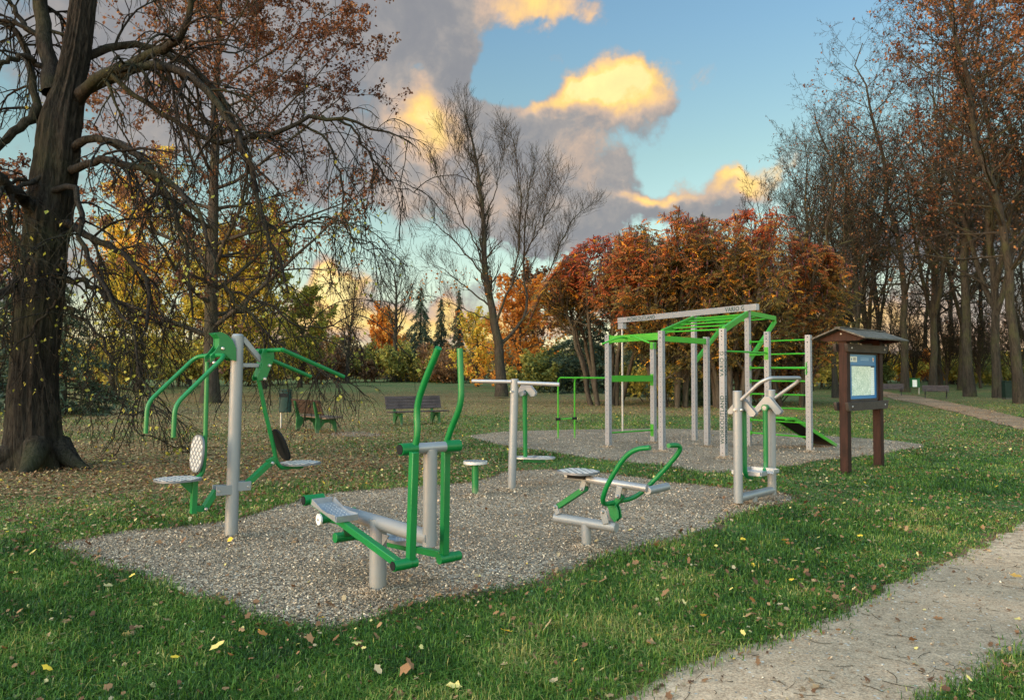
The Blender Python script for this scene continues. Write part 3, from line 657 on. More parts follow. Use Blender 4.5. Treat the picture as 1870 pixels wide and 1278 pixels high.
# ------------------------------------------------------------------ grass blades
def sample_view(n, y0, y1, power, xpad=2.0):
    """points on the ground, denser nearby (density ~ 1/y^power), a little wider than the view"""
    u = RNG.random(n); k = 2 - power   # count in dy ~ y^(1-power)
    y = (y0 ** k + u * (y1 ** k - y0 ** k)) ** (1 / k)
    x = (RNG.random(n) * 2 - 1) * (y * .70 + xpad)
    return x, y
def grass():
    Vs, Qs, Ts, tint = [], [], [], []
    x, y = sample_view(GRASS_N, 2.5, 46, 2.7, 2.2)
    edge = .05
    jx, jy = x + RNG.normal(0, .07, len(x)) * np.where(RNG.random(len(x)) < .5, 0, 1), y + RNG.normal(0, .07, len(x))
    keep = ~(INSIDE(jx, jy)) & ~in_fpath(x, y)
    ln = litter(x, y); keep &= RNG.random(len(x)) > np.clip((ln - .22) * 1.7, 0, .97)
    keep &= RNG.random(len(x)) < np.clip(.75 + .5 * lump(x, y, 3.0, 31), .2, 1)
    # a few stray blades inside the edges
    x, y = x[keep], y[keep]; n = len(x)
    hgt = (.026 + .040 * RNG.random(n)) * np.clip(1 + .55 * lump(x, y, 1.3, 21) + .3 * lump(x, y, 4.0, 24), .4, 1.9) * np.clip(1.15 - y * .008, .8, 1.2)
    w = np.clip(.0012 + .00038 * y, .0022, .018) * (0.7 + .6 * RNG.random(n))
    a = RNG.random(n) * 2 * np.pi; lean = RNG.normal(0, 1.05, n)
    sx, sy = np.cos(a) * w, np.sin(a) * w; lx, ly = -np.sin(a), np.cos(a)
    z0 = gz(x, y) - .004
    mx, my, mz = x + lx * lean * hgt * .35, y + ly * lean * hgt * .35, z0 + hgt * .62
    tx, ty = x + lx * lean * hgt * 1.15, y + ly * lean * hgt * 1.15; tz = z0 + hgt * np.clip(1 - .28 * np.abs(lean), .35, 1)
    P = np.stack([np.stack([x - sx, y - sy, z0], -1), np.stack([x + sx, y + sy, z0], -1), np.stack([mx + sx * .8, my + sy * .8, mz], -1), np.stack([mx - sx * .8, my - sy * .8, mz], -1), np.stack([tx, ty, tz], -1)], 1)
    i = np.arange(n)[:, None] * 5
    tt = np.clip(.44 + .24 * lump(x, y, .8, 22) + .34 * lump(x, y, 5, 23) + RNG.normal(0, .27, n), 0, 1)
    o = np_obj('grass', P, quads=i + np.array([0, 1, 2, 3]), tris=i + np.array([3, 2, 4]), mats=M['grass'], tint=np.concatenate([tt, tt]))
    tag(o, 'short green grass of the lawn round the gravel beds', 'grass', kind='stuff')
M['grass'] = leafmat('grass_blades', [(0, (0.011, 0.031, 0.004)), (.3, (0.030, 0.078, 0.007)), (.6, (0.062, 0.132, 0.013)), (.85, (0.120, 0.179, 0.027)), (1, (0.288, 0.246, 0.072))], .25, .5)
GRASS_N = 1000000
grass()
# ------------------------------------------------------------------ fallen leaves, chips, twigs
LEAF = np.array([(0, -.5, 0), (.22, -.28, .02), (.5, -.12, .10), (.30, .08, .03), (.34, .34, .09), (0, .55, .05), (-.32, .30, .11), (-.28, .04, .02), (-.48, -.16, .08), (-.2, -.3, .02)])
def scatter_leaves(x, y, zoff, smin, smax, tint):
    n = len(x); s = smin + (smax - smin) * RNG.random(n) ** 1.6; a = RNG.random(n) * 6.283
    base = LEAF * np.array((1, 1, 1)); k = len(base)
    Lf = np.broadcast_to(base, (n, k, 3)).copy() * s[:, None, None]
    Lf[:, :, 1] *= (.75 + .7 * RNG.random(n))[:, None]
    curl = RNG.normal(.5, 1.2, n); Lf[:, :, 2] *= curl[:, None]
    tx = RNG.normal(0, .35, n); ty = RNG.normal(0, .35, n)
    Lf[:, :, 2] += Lf[:, :, 0] * tx[:, None] + Lf[:, :, 1] * ty[:, None]
    Lf[:, :, 2] -= Lf[:, :, 2].min(1, keepdims=True)
    ca, sa = np.cos(a)[:, None], np.sin(a)[:, None]
    P = np.stack([x[:, None] + Lf[:, :, 0] * ca - Lf[:, :, 1] * sa, y[:, None] + Lf[:, :, 0] * sa + Lf[:, :, 1] * ca, (gz(x, y) + zoff)[:, None] + Lf[:, :, 2]], -1)
    i = np.arange(n)[:, None] * k
    q = np.concatenate([i + np.array([0, 1, 9, 0])[[0, 1, 2, 2]], ]) if False else None
    t = np.stack([i + np.array(f) for f in ((0, 1, 9), (1, 2, 3), (9, 7, 8), (1, 3, 7), (1, 7, 9), (3, 4, 5), (3, 5, 7), (5, 6, 7))], 1).reshape(-1, 3)
    return P.reshape(-1, 3), t, np.repeat(tint, 8)
M['litter'] = leafmat('fallen_leaf', [(0, (.040, .019, .010)), (.22, (.095, .043, .019)), (.45, (.165, .080, .034)), (.66, (.24, .138, .064)), (.82, (.33, .25, .14)), (.92, (.50, .40, .12)), (1, (.58, .36, .03))], .15, .7)
def fallen():
    x, y = sample_view(420000, 3.2, 62, 1.75, 2.0)
    ln = litter(x, y); p = ln ** 1.05 * np.clip(.03 + y * .10, 0, 2.2)
    inb = pip(x, y, BED1) | pip(x, y, BED2); inp = pip(x, y, PATH1)
    # leaves gather along the edges of path and beds
    k = (RNG.random(len(x)) < np.where(inp, .010, np.where(inb, .010, p)))
    x, y = x[k], y[k]; z = np.where(INSIDE(x, y), .012, np.where(y < 16, .018 + .035 * RNG.random(len(x)), .02))
    t = np.clip(RNG.beta(2.0, 2.2, len(x)) * .95 + np.where(RNG.random(len(x)) < .05, .35, 0), 0, .93)
    br = RNG.random(len(x)) < .012; t[br] = 1.0
    A = scatter_leaves(x, y, z, .017, .046, t)
    # edge drift along the near path
    pts = np.array(PATH1); j = RNG.integers(0, len(pts), 2400); ex = pts[j] + RNG.normal(0, .12, (2400, 2))
    pb = np.array(BED1); jb = RNG.integers(0, len(pb), 1300); eb = pb[jb] + RNG.normal(0, .10, (1300, 2))
    E = scatter_leaves(eb[:, 0], eb[:, 1], np.full(1300, .012), .014, .045, np.clip(RNG.beta(1.8, 2.6, 1300), 0, .9))
    B = scatter_leaves(ex[:, 0], ex[:, 1], np.full(2400, .012), .010, .034, np.clip(RNG.beta(2.0, 2.0, 2400), 0, .93))
    # big yellow, orange and pale leaves lying in the foreground grass
    fx = [(590, 1142, 1), (85, 1240, 1), (320, 1216, 1), (925, 1168, 1), (1357, 995, 1), (1433, 997, 1), (197, 1083, .86), (420, 998, 1), (690, 1245, .8), (920, 1230, .74), (1100, 1075, .6), (1855, 1067, .88), (1858, 1145, .9), (1190, 1190, .62),
          (650, 1192, .9), (830, 1272, .9), (120, 1150, .55), (255, 1120, .5), (1285, 1143, .96), (950, 1130, .5), (395, 1200, .92), (170, 1225, .6), (480, 1180, .7), (740, 1250, .5), (1000, 1165, .8), (1215, 1100, .55), (240, 1065, .96), (1075, 1030, .9), (1160, 1040, .5)]
    g = [gpt(a, b) for a, b, c in fx]
    C = scatter_leaves(np.array([p.x for p in g]), np.array([p.y for p in g]), np.full(len(g), .05),   .045, .075, np.array([c for a, b, c in fx], float))
    fx_, fy_ = sample_view(26000, 3.0, 16, 2.05, 1.0); kk = RNG.random(len(fx_)) < np.where(INSIDE(fx_, fy_), .10, .45) * np.clip(.6 + .6 * lump(fx_, fy_, 1.2, 51), .1, 1); fx_, fy_ = fx_[kk], fy_[kk]
    Dd = scatter_leaves(fx_, fy_, np.where(INSIDE(fx_, fy_), .010, .012 + .03 * RNG.random(len(fx_))), .010, .026, np.clip(RNG.beta(2.2, 1.6, len(fx_)), 0, .9))
    Vs, Ts, tt, off = [], [], [], 0
    for P, t_, ti in (A, B, C, Dd, E):
        Vs.append(P); Ts.append(t_ + off); tt.append(ti); off += len(P)
    o = np_obj('fallen_leaves', np.concatenate(Vs), tris=np.concatenate(Ts), mats=M['litter'], tint=np.concatenate(tt))
    tag(o, 'brown, tan and yellow fallen leaves scattered over lawn, gravel and path', 'fallen leaves', kind='stuff')
fallen()
def clover():
    x, y = sample_view(60000, 3.0, 15, 2.2, 1.0); k = ~INSIDE(x, y) & (RNG.random(len(x)) < np.clip(.12 + .55 * lump(x, y, 1.1, 61), 0, .8)); x, y = x[k], y[k]; n = len(x)
    c = np.stack([x, y, .012 + .022 * RNG.random(n)], -1); s = (.006 + .010 * RNG.random(n))[:, None]; a = RNG.random(n) * 6.283
    u = np.stack([np.cos(a), np.sin(a), RNG.normal(0, .3, n)], -1); w = np.stack([-np.sin(a), np.cos(a), RNG.normal(0, .3, n)], -1)
    o = np_obj('clover', np.stack([c - u * s, c - w * s * .8, c + u * s, c + w * s * .8], 1), quads=np.arange(n * 4).reshape(-1, 4), mats=M['clover'], tint=np.clip(.5 + .3 * lump(x, y, 2, 62) + RNG.normal(0, .2, n), 0, 1))
    tag(o, 'low broad leaved clover and weeds among the grass blades', 'clover', kind='stuff')
M['clover'] = leafmat('clover_leaf', [(0, (.016, .045, .014)), (.5, (.045, .105, .030)), (1, (.10, .17, .075))], .2, .45)
clover()
M['chips'] = leafmat('gravel_chip', [(0, (0.0352, 0.0253, 0.0162)), (.3, (0.1287, 0.0913, 0.0594)), (.6, (0.2442, 0.1749, 0.1145)), (.85, (0.4246, 0.3113, 0.2074)), (1, (0.7205, 0.5478, 0.3791))], 0.0, .85)
def chips():
    n = 230000; x, y = sample_view(n, 4.0, 22, 2.4, 2.0)
    b1 = pip(x, y, BED1); k = b1 | (pip(x, y, BED2) & (RNG.random(n) < .8)) | (pip(x, y, PATH1) & (RNG.random(n) < .025)); x, y = x[k], y[k]
    # stones heaped round the feet of the machines
    feet = [(-2.74, 7.52), (-.983, 5.62), (.686, 7.06), (-.0075, 10.55), (-.48, 10.07), (2.72, 9.22), (3.0, 9.47), (2.117, 16.81), (3.11, 15.88), (4.04, 14.61), (3.30, 17.88), (4.295, 16.86), (6.14, 15.81), (5.3, 15.9)]
    hx, hy = [], []
    for fx, fy in feet:
        m = int(2600 / max(fy / 6, .8)); a = RNG.random(m) * 6.283; r = .045 + np.abs(RNG.normal(0, .075, m)); hx.append(fx + np.cos(a) * r); hy.append(fy + np.sin(a) * r)
    hx, hy = np.concatenate(hx), np.concatenate(hy); x = np.concatenate([x, hx]); y = np.concatenate([y, hy]); n = len(x)
    heap = np.zeros(n)
    for fx, fy in feet: heap = np.maximum(heap, .034 * np.exp(-((np.hypot(x - fx, y - fy) - .05) / .075) ** 2))
    heap *= RNG.random(n)
    s = (.0045 + .0085 * RNG.random(n) ** 2) * np.clip(.75 + .045 * y, .9, 1.6)
    O = np.array([(1, 0, 0), (0, .62, 0), (-1, 0, 0), (0, -.62, 0), (.1, .05, .55)])
    P = O[None] * s[:, None, None] * RNG.uniform(.6, 1.4, (n, 5, 3)); a = RNG.random(n) * 6.283; tl = RNG.normal(0, .4, (n, 2))
    P[:, :, 2] += P[:, :, 0] * tl[:, :1] + P[:, :, 1] * tl[:, 1:]
    ca, sa = np.cos(a)[:, None], np.sin(a)[:, None]
    Q = np.stack([x[:, None] + P[:, :, 0] * ca - P[:, :, 1] * sa, y[:, None] + P[:, :, 0] * sa + P[:, :, 1] * ca, .006 + heap[:, None] + P[:, :, 2] - P[:, :, 2].min(1, keepdims=True) * .6], -1)
    i = np.arange(n)[:, None] * 5
    t = np.stack([i + np.array(f) for f in ((0, 1, 4), (1, 2, 4), (2, 3, 4), (3, 0, 4))], 1).reshape(-1, 3)
    o = np_obj('gravel_chips', Q, tris=t, mats=M['chips'], tint=np.repeat(RNG.beta(1.6, 1.7, n), 4))
    tag(o, 'loose grey-brown stone chips covering both gravel beds', 'gravel', kind='stuff')
chips()
def twigs():
    n = 260; pts = []
    x, y = sample_view(9000, 3.2, 14, 2.2, 2.0); k = pip(x, y, PATH1) | (pip(x, y, BED1) & (RNG.random(len(x)) < .06)); x, y = x[k][:n], y[k][:n]; n = len(x)
    a = RNG.random(n) * 3.14; l = .015 + .07 * RNG.random(n) ** 2.5; r = .0008 + .0014 * RNG.random(n)
    s = np.linspace(-1, 1, 4)[None]; bend = RNG.normal(0, .25, n)[:, None] * (1 - s * s) * l[:, None]
    ca, sa = np.cos(a)[:, None], np.sin(a)[:, None]
    C = np.stack([x[:, None] + s * l[:, None] * ca - bend * sa, y[:, None] + s * l[:, None] * sa + bend * ca, np.full((n, 4), .011)], -1)
    V, Q = tubes(C, np.repeat(r[:, None], 4, 1), 3)
    o = np_obj('twig_litter', V, quads=Q, mats=M['bark']); tag(o, 'thin dry twigs littering the near footpath and gravel', 'twigs', kind='stuff')
UP = Vector((0, 0, 1))
def ell_plate(mb, c, u, w, ru, rw, th, n=28, mi=0, sq=2.6):
    """rounded (superellipse) plate: centre c, half axes ru along u, rw along w"""
    u = Vector(u).normalized(); w = Vector(w).normalized(); pts = []
    for k in range(n):
        q = 2 * math.pi * k / n; cs, sn = math.cos(q), math.sin(q)
        pts.append(Vector(c) + u * (ru * math.copysign(abs(cs) ** (2 / sq), cs)) + w * (rw * math.copysign(abs(sn) ** (2 / sq), sn)))
    return mb.prism(pts, u.cross(w), th, mi)
def diamonds(mb, c, u, w, ru, rw, lift, cols, rows, mi, fill=.34):
    u = Vector(u).normalized(); w = Vector(w).normalized(); n = u.cross(w)
    du, dw = 2 * ru / cols, 2 * rw / rows
    for i in range(cols * 2 + 1):
        for j in range(rows * 2 + 1):
            if (i + j) % 2: continue
            a = -ru + i * du / 2; b = -rw + j * dw / 2
            if abs(a / ru) ** 2.6 + abs(b / rw) ** 2.6 > .80: continue
            p = Vector(c) + u * a + w * b + n * lift
            mb.prism([p + u * du * fill, p + w * dw * fill, p - u * du * fill, p - w * dw * fill], n, .003, mi)
    return mb
def bolt(mb, p, n, r=.018, h=.02, mi=0):
    p = Vector(p); n = Vector(n).normalized()
    mb.tube([p, p + n * h * .5, p + n * h], [r, r * .95, r * .55], 14, mi)
    return mb
def seatpart(name, root, c, u, w, ru, rw, lift=1, base='plate'):
    mb = ell_plate(MB(), c, u, w, ru, rw, .018)
    diamonds(mb, c, u, w, ru, rw, .0105 * lift, 4, 5, 1)
    return mb.obj(name, [M[base], M['diamond']], root)
# ================================================================== lat pull machine (left)
def lat_machine():
    pl = Plane((-2.737, 7.52), 45); A = crop(230, 580, 2.972); a, n = pl.a, pl.n
    P = lambda x, y, t=0: pl.at(*A(x, y), t)
    root = thing('pull_down_machine', (pl.p.x, pl.p.y, 0), 'tall grey post carrying two hanging green seats with bent green pull handles', 'fitness machine', 'outdoor fitness machines on the gravel')
    b = Vector((pl.p.x, pl.p.y, -.05)); top = P(607, 100)
    mb = MB(); mb.tube([b, top], [.062, .058], 16); mb.tube([top, top + UP * .02], [.058, .046], 16)
    mb.obj('post', M['grey'], root, bevel=.003)
    mb = MB()
    mb.bar(P(632, 112), P(742, 246), .05, .05, n); mb.bar(P(625, 258), P(752, 259), .04, .04, n)
    mb.obj('gusset_frame', M['grey'], root, bevel=.004)
    # ---- left pivot block: two sickle plates with weight between them
    sick = [(465, 84), (500, 79), (532, 92), (563, 122), (582, 165), (584, 236), (556, 231), (534, 212), (520, 196), (486, 200), (462, 232), (444, 245), (440, 212), (470, 178), (488, 150), (490, 112)]
    mb = MB()
    for t in (-.06, .06): mb.prism([P(x, y, 0) + n * t for x, y in sick], n, .012)
    mb.prism([P(x, y, 0) for x, y in [(470, 90), (500, 84), (540, 105), (572, 160), (574, 222), (552, 222), (520, 186), (492, 168), (492, 115)]], n, .108)
    q = mb.obj('pivot_plate', M['green'], root, bevel=.003)
    for x, y in ((508, 168), (462, 245)): bolt(MB(), P(x, y) - n * .066, -n).obj('bolt', M['bolt'], q)
    # handles: cross tube along n, then out and down
    for sgn in (-1, 1):
        t = .33 * sgn
        pts = [P(480, 203) + n * (.02 * sgn), P(480, 203) + n * t + a * (-.01)]
        el = [pl.at(*A(540, 206), -.33), pl.at(*A(266, 474), -.33), pl.at(*A(257, 650), -.33)]
        sh = n * (t + .33)
        path = [pts[0], el[0] + sh, el[1] + sh, el[2] + sh]
        MB().tube(path, .0205, 14, fillet=.09).obj('handle', M['green'], root)
    # hanging seat frame
    mb = MB(); mb.tube([P(441, 240), P(431, 640), P(424, 800), P(414, 846), P(372, 884), P(300, 886)], .021, 12, fillet=.06)
    mb.bar(P(372, 884), P(365, 1062), .055, .05, n); mb.prism([P(286, 892), P(372, 892), P(370, 965), P(350, 950)], n, .03)
    mb.bar(P(362, 1035), P(430, 1035), .045, .055, n)
    mb.obj('seat_hanger', M['green'], root, bevel=.002)
    seatpart('seat', root, P(282, 877), a, n, .20, .20)
    bk = MB(); c = P(412, 735) - a * .045; w = (P(424, 640) - P(404, 830)).normalized(); 
    seatpart('backrest', root, c, -n, w, .14, .175)
    mb = MB(); mb.bar(P(425, 1035), P(488, 938), .07, .05, n); l = mb.obj('link', M['green'], root, bevel=.003)
    for x, y in ((425, 1035), (494, 938)): bolt(MB(), P(x, y) - n * .037, -n).obj('bolt', M['bolt'], l)
    mb = MB()
    for t in (-.045, .045): mb.bar(P(478, 937) + n * t, P(590, 930) + n * t, .012, .095, n)
    mb.obj('link_bracket', M['grey'], root, bevel=.004)
    # ---- right side
    plate = [(735, 168), (786, 168), (793, 215), (776, 262), (746, 338), (702, 342), (696, 322), (726, 262), (721, 205)]
    mb = MB()
    for t in (-.05, .05): mb.prism([P(x, y) + n * t for x, y in plate], n, .012)
    mb.bar(P(745, 200), P(716, 325), .09, .05, n)
    q = mb.obj('pivot_plate', M['green'], root, bevel=.003)
    for x, y in ((764, 260), (738, 332)): bolt(MB(), P(x, y) - n * .056, -n).obj('bolt', M['bolt'], q)
    e = [pl.at(*A(850, 178), -.33), pl.at(*A(895, 192), -.33), pl.at(*A(1183, 321), -.33)]
    for sgn in (-1, 1):
        sh = n * (.33 * sgn + .33)
        st = P(757, 178); d0 = e[0] + sh; d0 = Vector((d0.x, d0.y, st.z))
        corner = st + n * (.33 * sgn) + a * .02; corner = Vector((corner.x, corner.y, st.z))
        MB().tube([st, corner, d0, e[2] + sh], .0205, 14, fillet=.1).obj('handle', M['green'], root)
    mb = MB(); mb.tube([P(720, 335), P(758, 520), P(805, 715), P(815, 780), P(842, 815), P(880, 812), P(960, 806)], .021, 12, fillet=.06)
    mb.prism([P(760, 775), P(806, 752), P(812, 790), P(785, 805)], n, .05)
    mb.obj('seat_hanger', M['green'], root, bevel=.002)
    seatpart('seat', root, P(945, 789), a, n, .20, .20)
    c = P(818, 692) + a * .05; w = (P(795, 618) - P(852, 762)).normalized()
    seatpart('backrest', root, c, n, w, .115, .175, 1, 'black')
    mb = MB(); mb.bar(P(790, 778), P(652, 905), .07, .05, n); l = mb.obj('link', M['green'], root, bevel=.003)
    for x, y in ((786, 787), (652, 913)): bolt(MB(), P(x, y) - n * .037, -n).obj('bolt', M['bolt'], l)
    mb = MB()
    for t in (-.045, .045): mb.bar(P(590, 914) + n * t, P(668, 908) + n * t, .012, .09, n)
    mb.obj('link_bracket', M['grey'], root, bevel=.004)
lat_machine()
# ================================================================== elliptical trainer (front)
def elliptical():
    p0 = gpt(690, 1080); pl = Plane((p0.x, p0.y), -50.3); a, n = pl.a, pl.n
    A = crop(530, 620, 2.609); P = lambda x, y, t=0: pl.at(*A(x, y), t)
    root = thing('elliptical_trainer', (p0.x, p0.y, 0), 'grey elliptical trainer with two tall bent green arms and sheet metal foot trays', 'fitness machine', 'outdoor fitness machines on the gravel')
    zb = .49
    MB().tube([(p0.x, p0.y, -.05), (p0.x, p0.y, zb + .045)], .063, 24).obj('ground_post', M['grey'], root)
    rear = P(255, 822); front = P(668, 945); zc = (rear.z + front.z) / 2
    front = Vector((front.x, front.y, rear.z + (front.z - rear.z)))
    mb = MB(); up_top = P(668, 520); up_bot = P(663, 942)
    mb.tube([rear, up_bot + a * .02], .052, 20); mb.tube([up_bot - UP * .055, up_top], .047, 20)
    f = mb.obj('main_frame', M['grey'], root)
    mb = MB(); mb.prism([P(400, 905), P(470, 935), P(455, 960), P(440, 985)], n, .008); mb.obj('weld_gusset', M['grey'], f)
    mb = MB(); c = P(668, 514); mb.tube([c - n * .115, c + n * .115], .036, 20); mb.obj('cross_tube', M['rail'], root)
    for sg in (-1, 1):
        mb = MB(); mb.tube([c + n * (.115 * sg), c + n * (.235 * sg)], .041, 20, 0); s = mb.obj('arm_sleeve', M['green'], root)
        MB().tube([c + n * (.235 * sg), c + n * (.240 * sg)], .035, 20).obj('end_cap', M['black'], s)
    # arms
    T = .175
    def hand(pix, t): return [P(x, y, t) for x, y in pix]
    MB().tube(hand([(598, 498), (608, 440), (601, 318), (640, 200), (707, 40)], -T), .0215, 16, fillet=.09).obj('handle', M['green'], root)
    MB().tube(hand([(744, 492), (764, 430), (815, 310), (814, 200), (808, 42)], T), .0215, 16, fillet=.09).obj('handle', M['green'], root)
    for sg, x0, y0, x1, y1 in ((-1, 590, 535, 574, 1055), (1, 741, 530, 734, 1026)):
        MB().bar(P(x0, y0, T * sg), P(x1, y1, T * sg), .05, .05, n).obj('lever', M['green'], root, bevel=.005)
    # pedal bars
    J = {-1: P(545, 1068, -.22), 1: P(757, 1036, .22)}
    for sg in (-1, 1):
        j = J[sg]
        mb = MB(); mb.tube([j - n * .085, j + n * .035], .036, 18); q = mb.obj('joint', M['green'], root)
        mb = MB(); mb.tube([j + n * .038, j + n * .088], .033, 18, 0); mb.obj('joint_sleeve', M['green'], q)
        MB().tube([j - n * .086, j - n * .091] if sg < 0 else [j + n * .089, j + n * .093], .030, 18).obj('end_cap', M['black'], q)
        tb = -.25 if sg < 0 else .25
        js = P(512, 1062, tb) if sg < 0 else P(722, 1022, tb)
        re = P(108, 768, tb) if sg < 0 else P(275, 928, tb)
        MB().bar(js, re, .05, .05, n).obj('pedal_bar', M['green'], root, bevel=.005)
        # sheet metal tray on the bar
        k0, k1 = (.58, .86) if sg < 0 else (.22, .52)
        A0 = js.lerp(re, k0); B0 = js.lerp(re, k1); e = (B0 - A0).normalized(); L = (B0 - A0).length + .05; u = e.cross(n); u = u if u.z > 0 else -u
        cc = (A0 + B0) / 2 + u * .032
        mb = MB(); mb.box(cc, L, .17, .006, e, n)
        for s2 in (-1, 1):
            mb.prism([cc + n * (.085 * s2) + e * (-L / 2) + u * .0, cc + n * (.088 * s2) + e * (L / 2), cc + n * (.088 * s2) + e * (L / 2 - .02) + u * .045, cc + n * (.088 * s2) + e * .03 + u * .022, cc + n * (.088 * s2) - e * .06 + u * .022, cc + n * (.088 * s2) - e * (L / 2 - .02) + u * .045], n, .005)
            mb.box(cc + e * (L / 2 * s2) + u * .02, .006, .168, .045, e, n)
        for i in range(9):
            for k in range(5):
                q2 = cc + e * (-L / 2 + .04 + i * (L - .08) / 8) + n * (-.06 + k * .03) + u * .0045
                mb.prism([q2 + e * .008, q2 + n * .004, q2 - e * .008, q2 - n * .004], u, .002, 1)
        mb.obj('foot_tray', [M['galv'], M['diamond']], root)
    # rear crank
    rc = P(122, 760, -.21)
    q = MB().tube([rc - n * .10, rc + n * .06], .041, 20).obj('rear_joint', M['green'], root)
    MB().tube([rc - n * .101, rc - n * .106], .035, 20).obj('end_cap', M['black'], q)
    cw = P(150, 855, -.15); hub = P(258, 865, 0)
    mb = MB(); mb.tube([cw - n * .01, cw + n * .10], .036, 18); mb.bar(P(150, 770, -.12), P(170, 860, -.12), .05, .03, n); mb.bar(cw + n * .07, hub, .06, .05, n); mb.obj('crank_arm', M['green'], root, bevel=.003)
    w = MB().tube([cw - n * .012, cw - n * .030], .045, 26).obj('bearing_disc', M['white'], root, bevel=.002); bolt(MB(), cw - n * .030, -n, .010, .008).obj('bolt', M['bolt'], w)
    mb = MB(); c2 = P(275, 935, .18); mb.tube([c2 - n * .12, c2 + n * .09], .042, 20); mb.bar(hub, c2, .05, .04, n); mb.obj('crank_arm', M['green'], root, bevel=.003)
    h = P(280, 830, .08); MB().tube([h - n * .07, h + n * .05], .05, 20).obj('crank_hub', M['green'], root)
elliptical()
# ================================================================== rowing machine
def rower():
    p0 = gpt(1071, 999.4); pl = Plane((p0.x, p0.y), -41); a, n = pl.a, pl.n
    A = crop(840, 660, 3.55); P = lambda x, y, t=0: pl.at(*A(x, y), t)
    root = thing('rowing_machine', (p0.x, p0.y, 0), 'low grey rowing bench with curved green handlebar and dotted steel seat', 'fitness machine', 'outdoor fitness machines on the gravel')
    MB().tube([(p0.x, p0.y, -.05), P(818, 1045)], .046, 20).obj('ground_post', M['grey'], root)
    mb = MB(); mb.tube([P(618, 1010), P(1010, 1075)], .045, 22); mb.obj('base_beam', M['grey'], root, bevel=.004)
    MB().tube([P(1010, 1075), P(1016, 1076)], .043, 22).obj('end_cap', M['grey'], root, bevel=.002)
    mb = MB(); mb.tube([P(690, 742), P(1215, 822)], .034, 20); q = mb.obj('seat_rail', M['rail'], root)
    f = P(1285, 826); mb = MB(); mb.tube([f - n * .10, f + n * .30 - a * .0], .034, 20) if False else mb.tube([P(1215, 838), P(1215, 838) + n * .34], .036, 20); mb.obj('foot_rest', M['rail'], root, bevel=.003)
    e = (P(880, 735) - P(690, 705)).normalized(); c = P(768, 714); w = n
    u = Vector((a.x, a.y, e.z * .5)).normalized()
    seatpart('seat', root, c, u, n, .185, .185)
    mb = MB(); mb.box(P(770, 738), .2, .1, .05, a, n); mb.obj('seat_clamp', M['black'], root, bevel=.003)
    # swing links
    def ears(name, x0, y0, x1, y1, wid, gap, m='grey'):
        mb = MB()
        for t in (-gap, gap):
            p, q = P(x0, y0) + n * t, P(x1, y1) + n * t; d = (q - p).normalized(); s = d.cross(n)
            mb.prism([p - s * wid, p + s * wid, q + s * wid, q + s * wid * .5 + d * wid * .8, q - s * wid * .5 + d * wid * .8, q - s * wid], n, .010)
        o = mb.obj(name, M[m], root, bevel=.002)
        bolt(MB(), P(x1, y1) - n * (gap + .005), -n, .016).obj('bolt', M['bolt'], o); return o
    ears('link_bracket', 820, 770, 806, 822, .026, .038); ears('link_bracket', 1052, 805, 1040, 868, .028, .042)
    ears('link_bracket', 650, 985, 634, 938, .026, .038); ears('link_bracket', 965, 1045, 948, 968, .034, .048)
    MB().bar(P(640, 938), P(815, 822), .06, .05, n).obj('swing_link', M['green'], root, bevel=.005)
    mb = MB(); mb.tube([P(806, 822) - n * .03, P(806, 822) + n * .03], .022, 14); mb.obj('link_bush', M['green'], root)
    mb = MB()
    for t in (-.022, .022): mb.prism([P(x, y) + n * t for x, y in [(960, 925), (1020, 925), (1035, 965), (1040, 1010), (1012, 1040), (985, 1005), (975, 960)]], n, .012)
    mb.bar(P(985, 950), P(1050, 870), .05, .05, n); mb.obj('lever_block', M['green'], root, bevel=.003)
    near = [(1232, 558), (1138, 566), (1062, 622), (958, 790), (922, 890), (932, 926)]
    far = [(1045, 902), (1115, 888), (1188, 842), (1335, 692), (1432, 575), (1420, 540), (1352, 545)]
    ts_n = [-.27, -.27, -.27, -.27, -.24, -.16]; ts_f = [.05, .16, .24, .28, .28, .26, .10]
    path = [P(x, y, t) for (x, y), t in zip(near, ts_n)] + [P(975, 918, -.05)] + [P(x, y, t) for (x, y), t in zip(far, ts_f)]
    o = MB().tube(path, .021, 16, fillet=.10).obj('handlebar', M['green'], root)
rower()
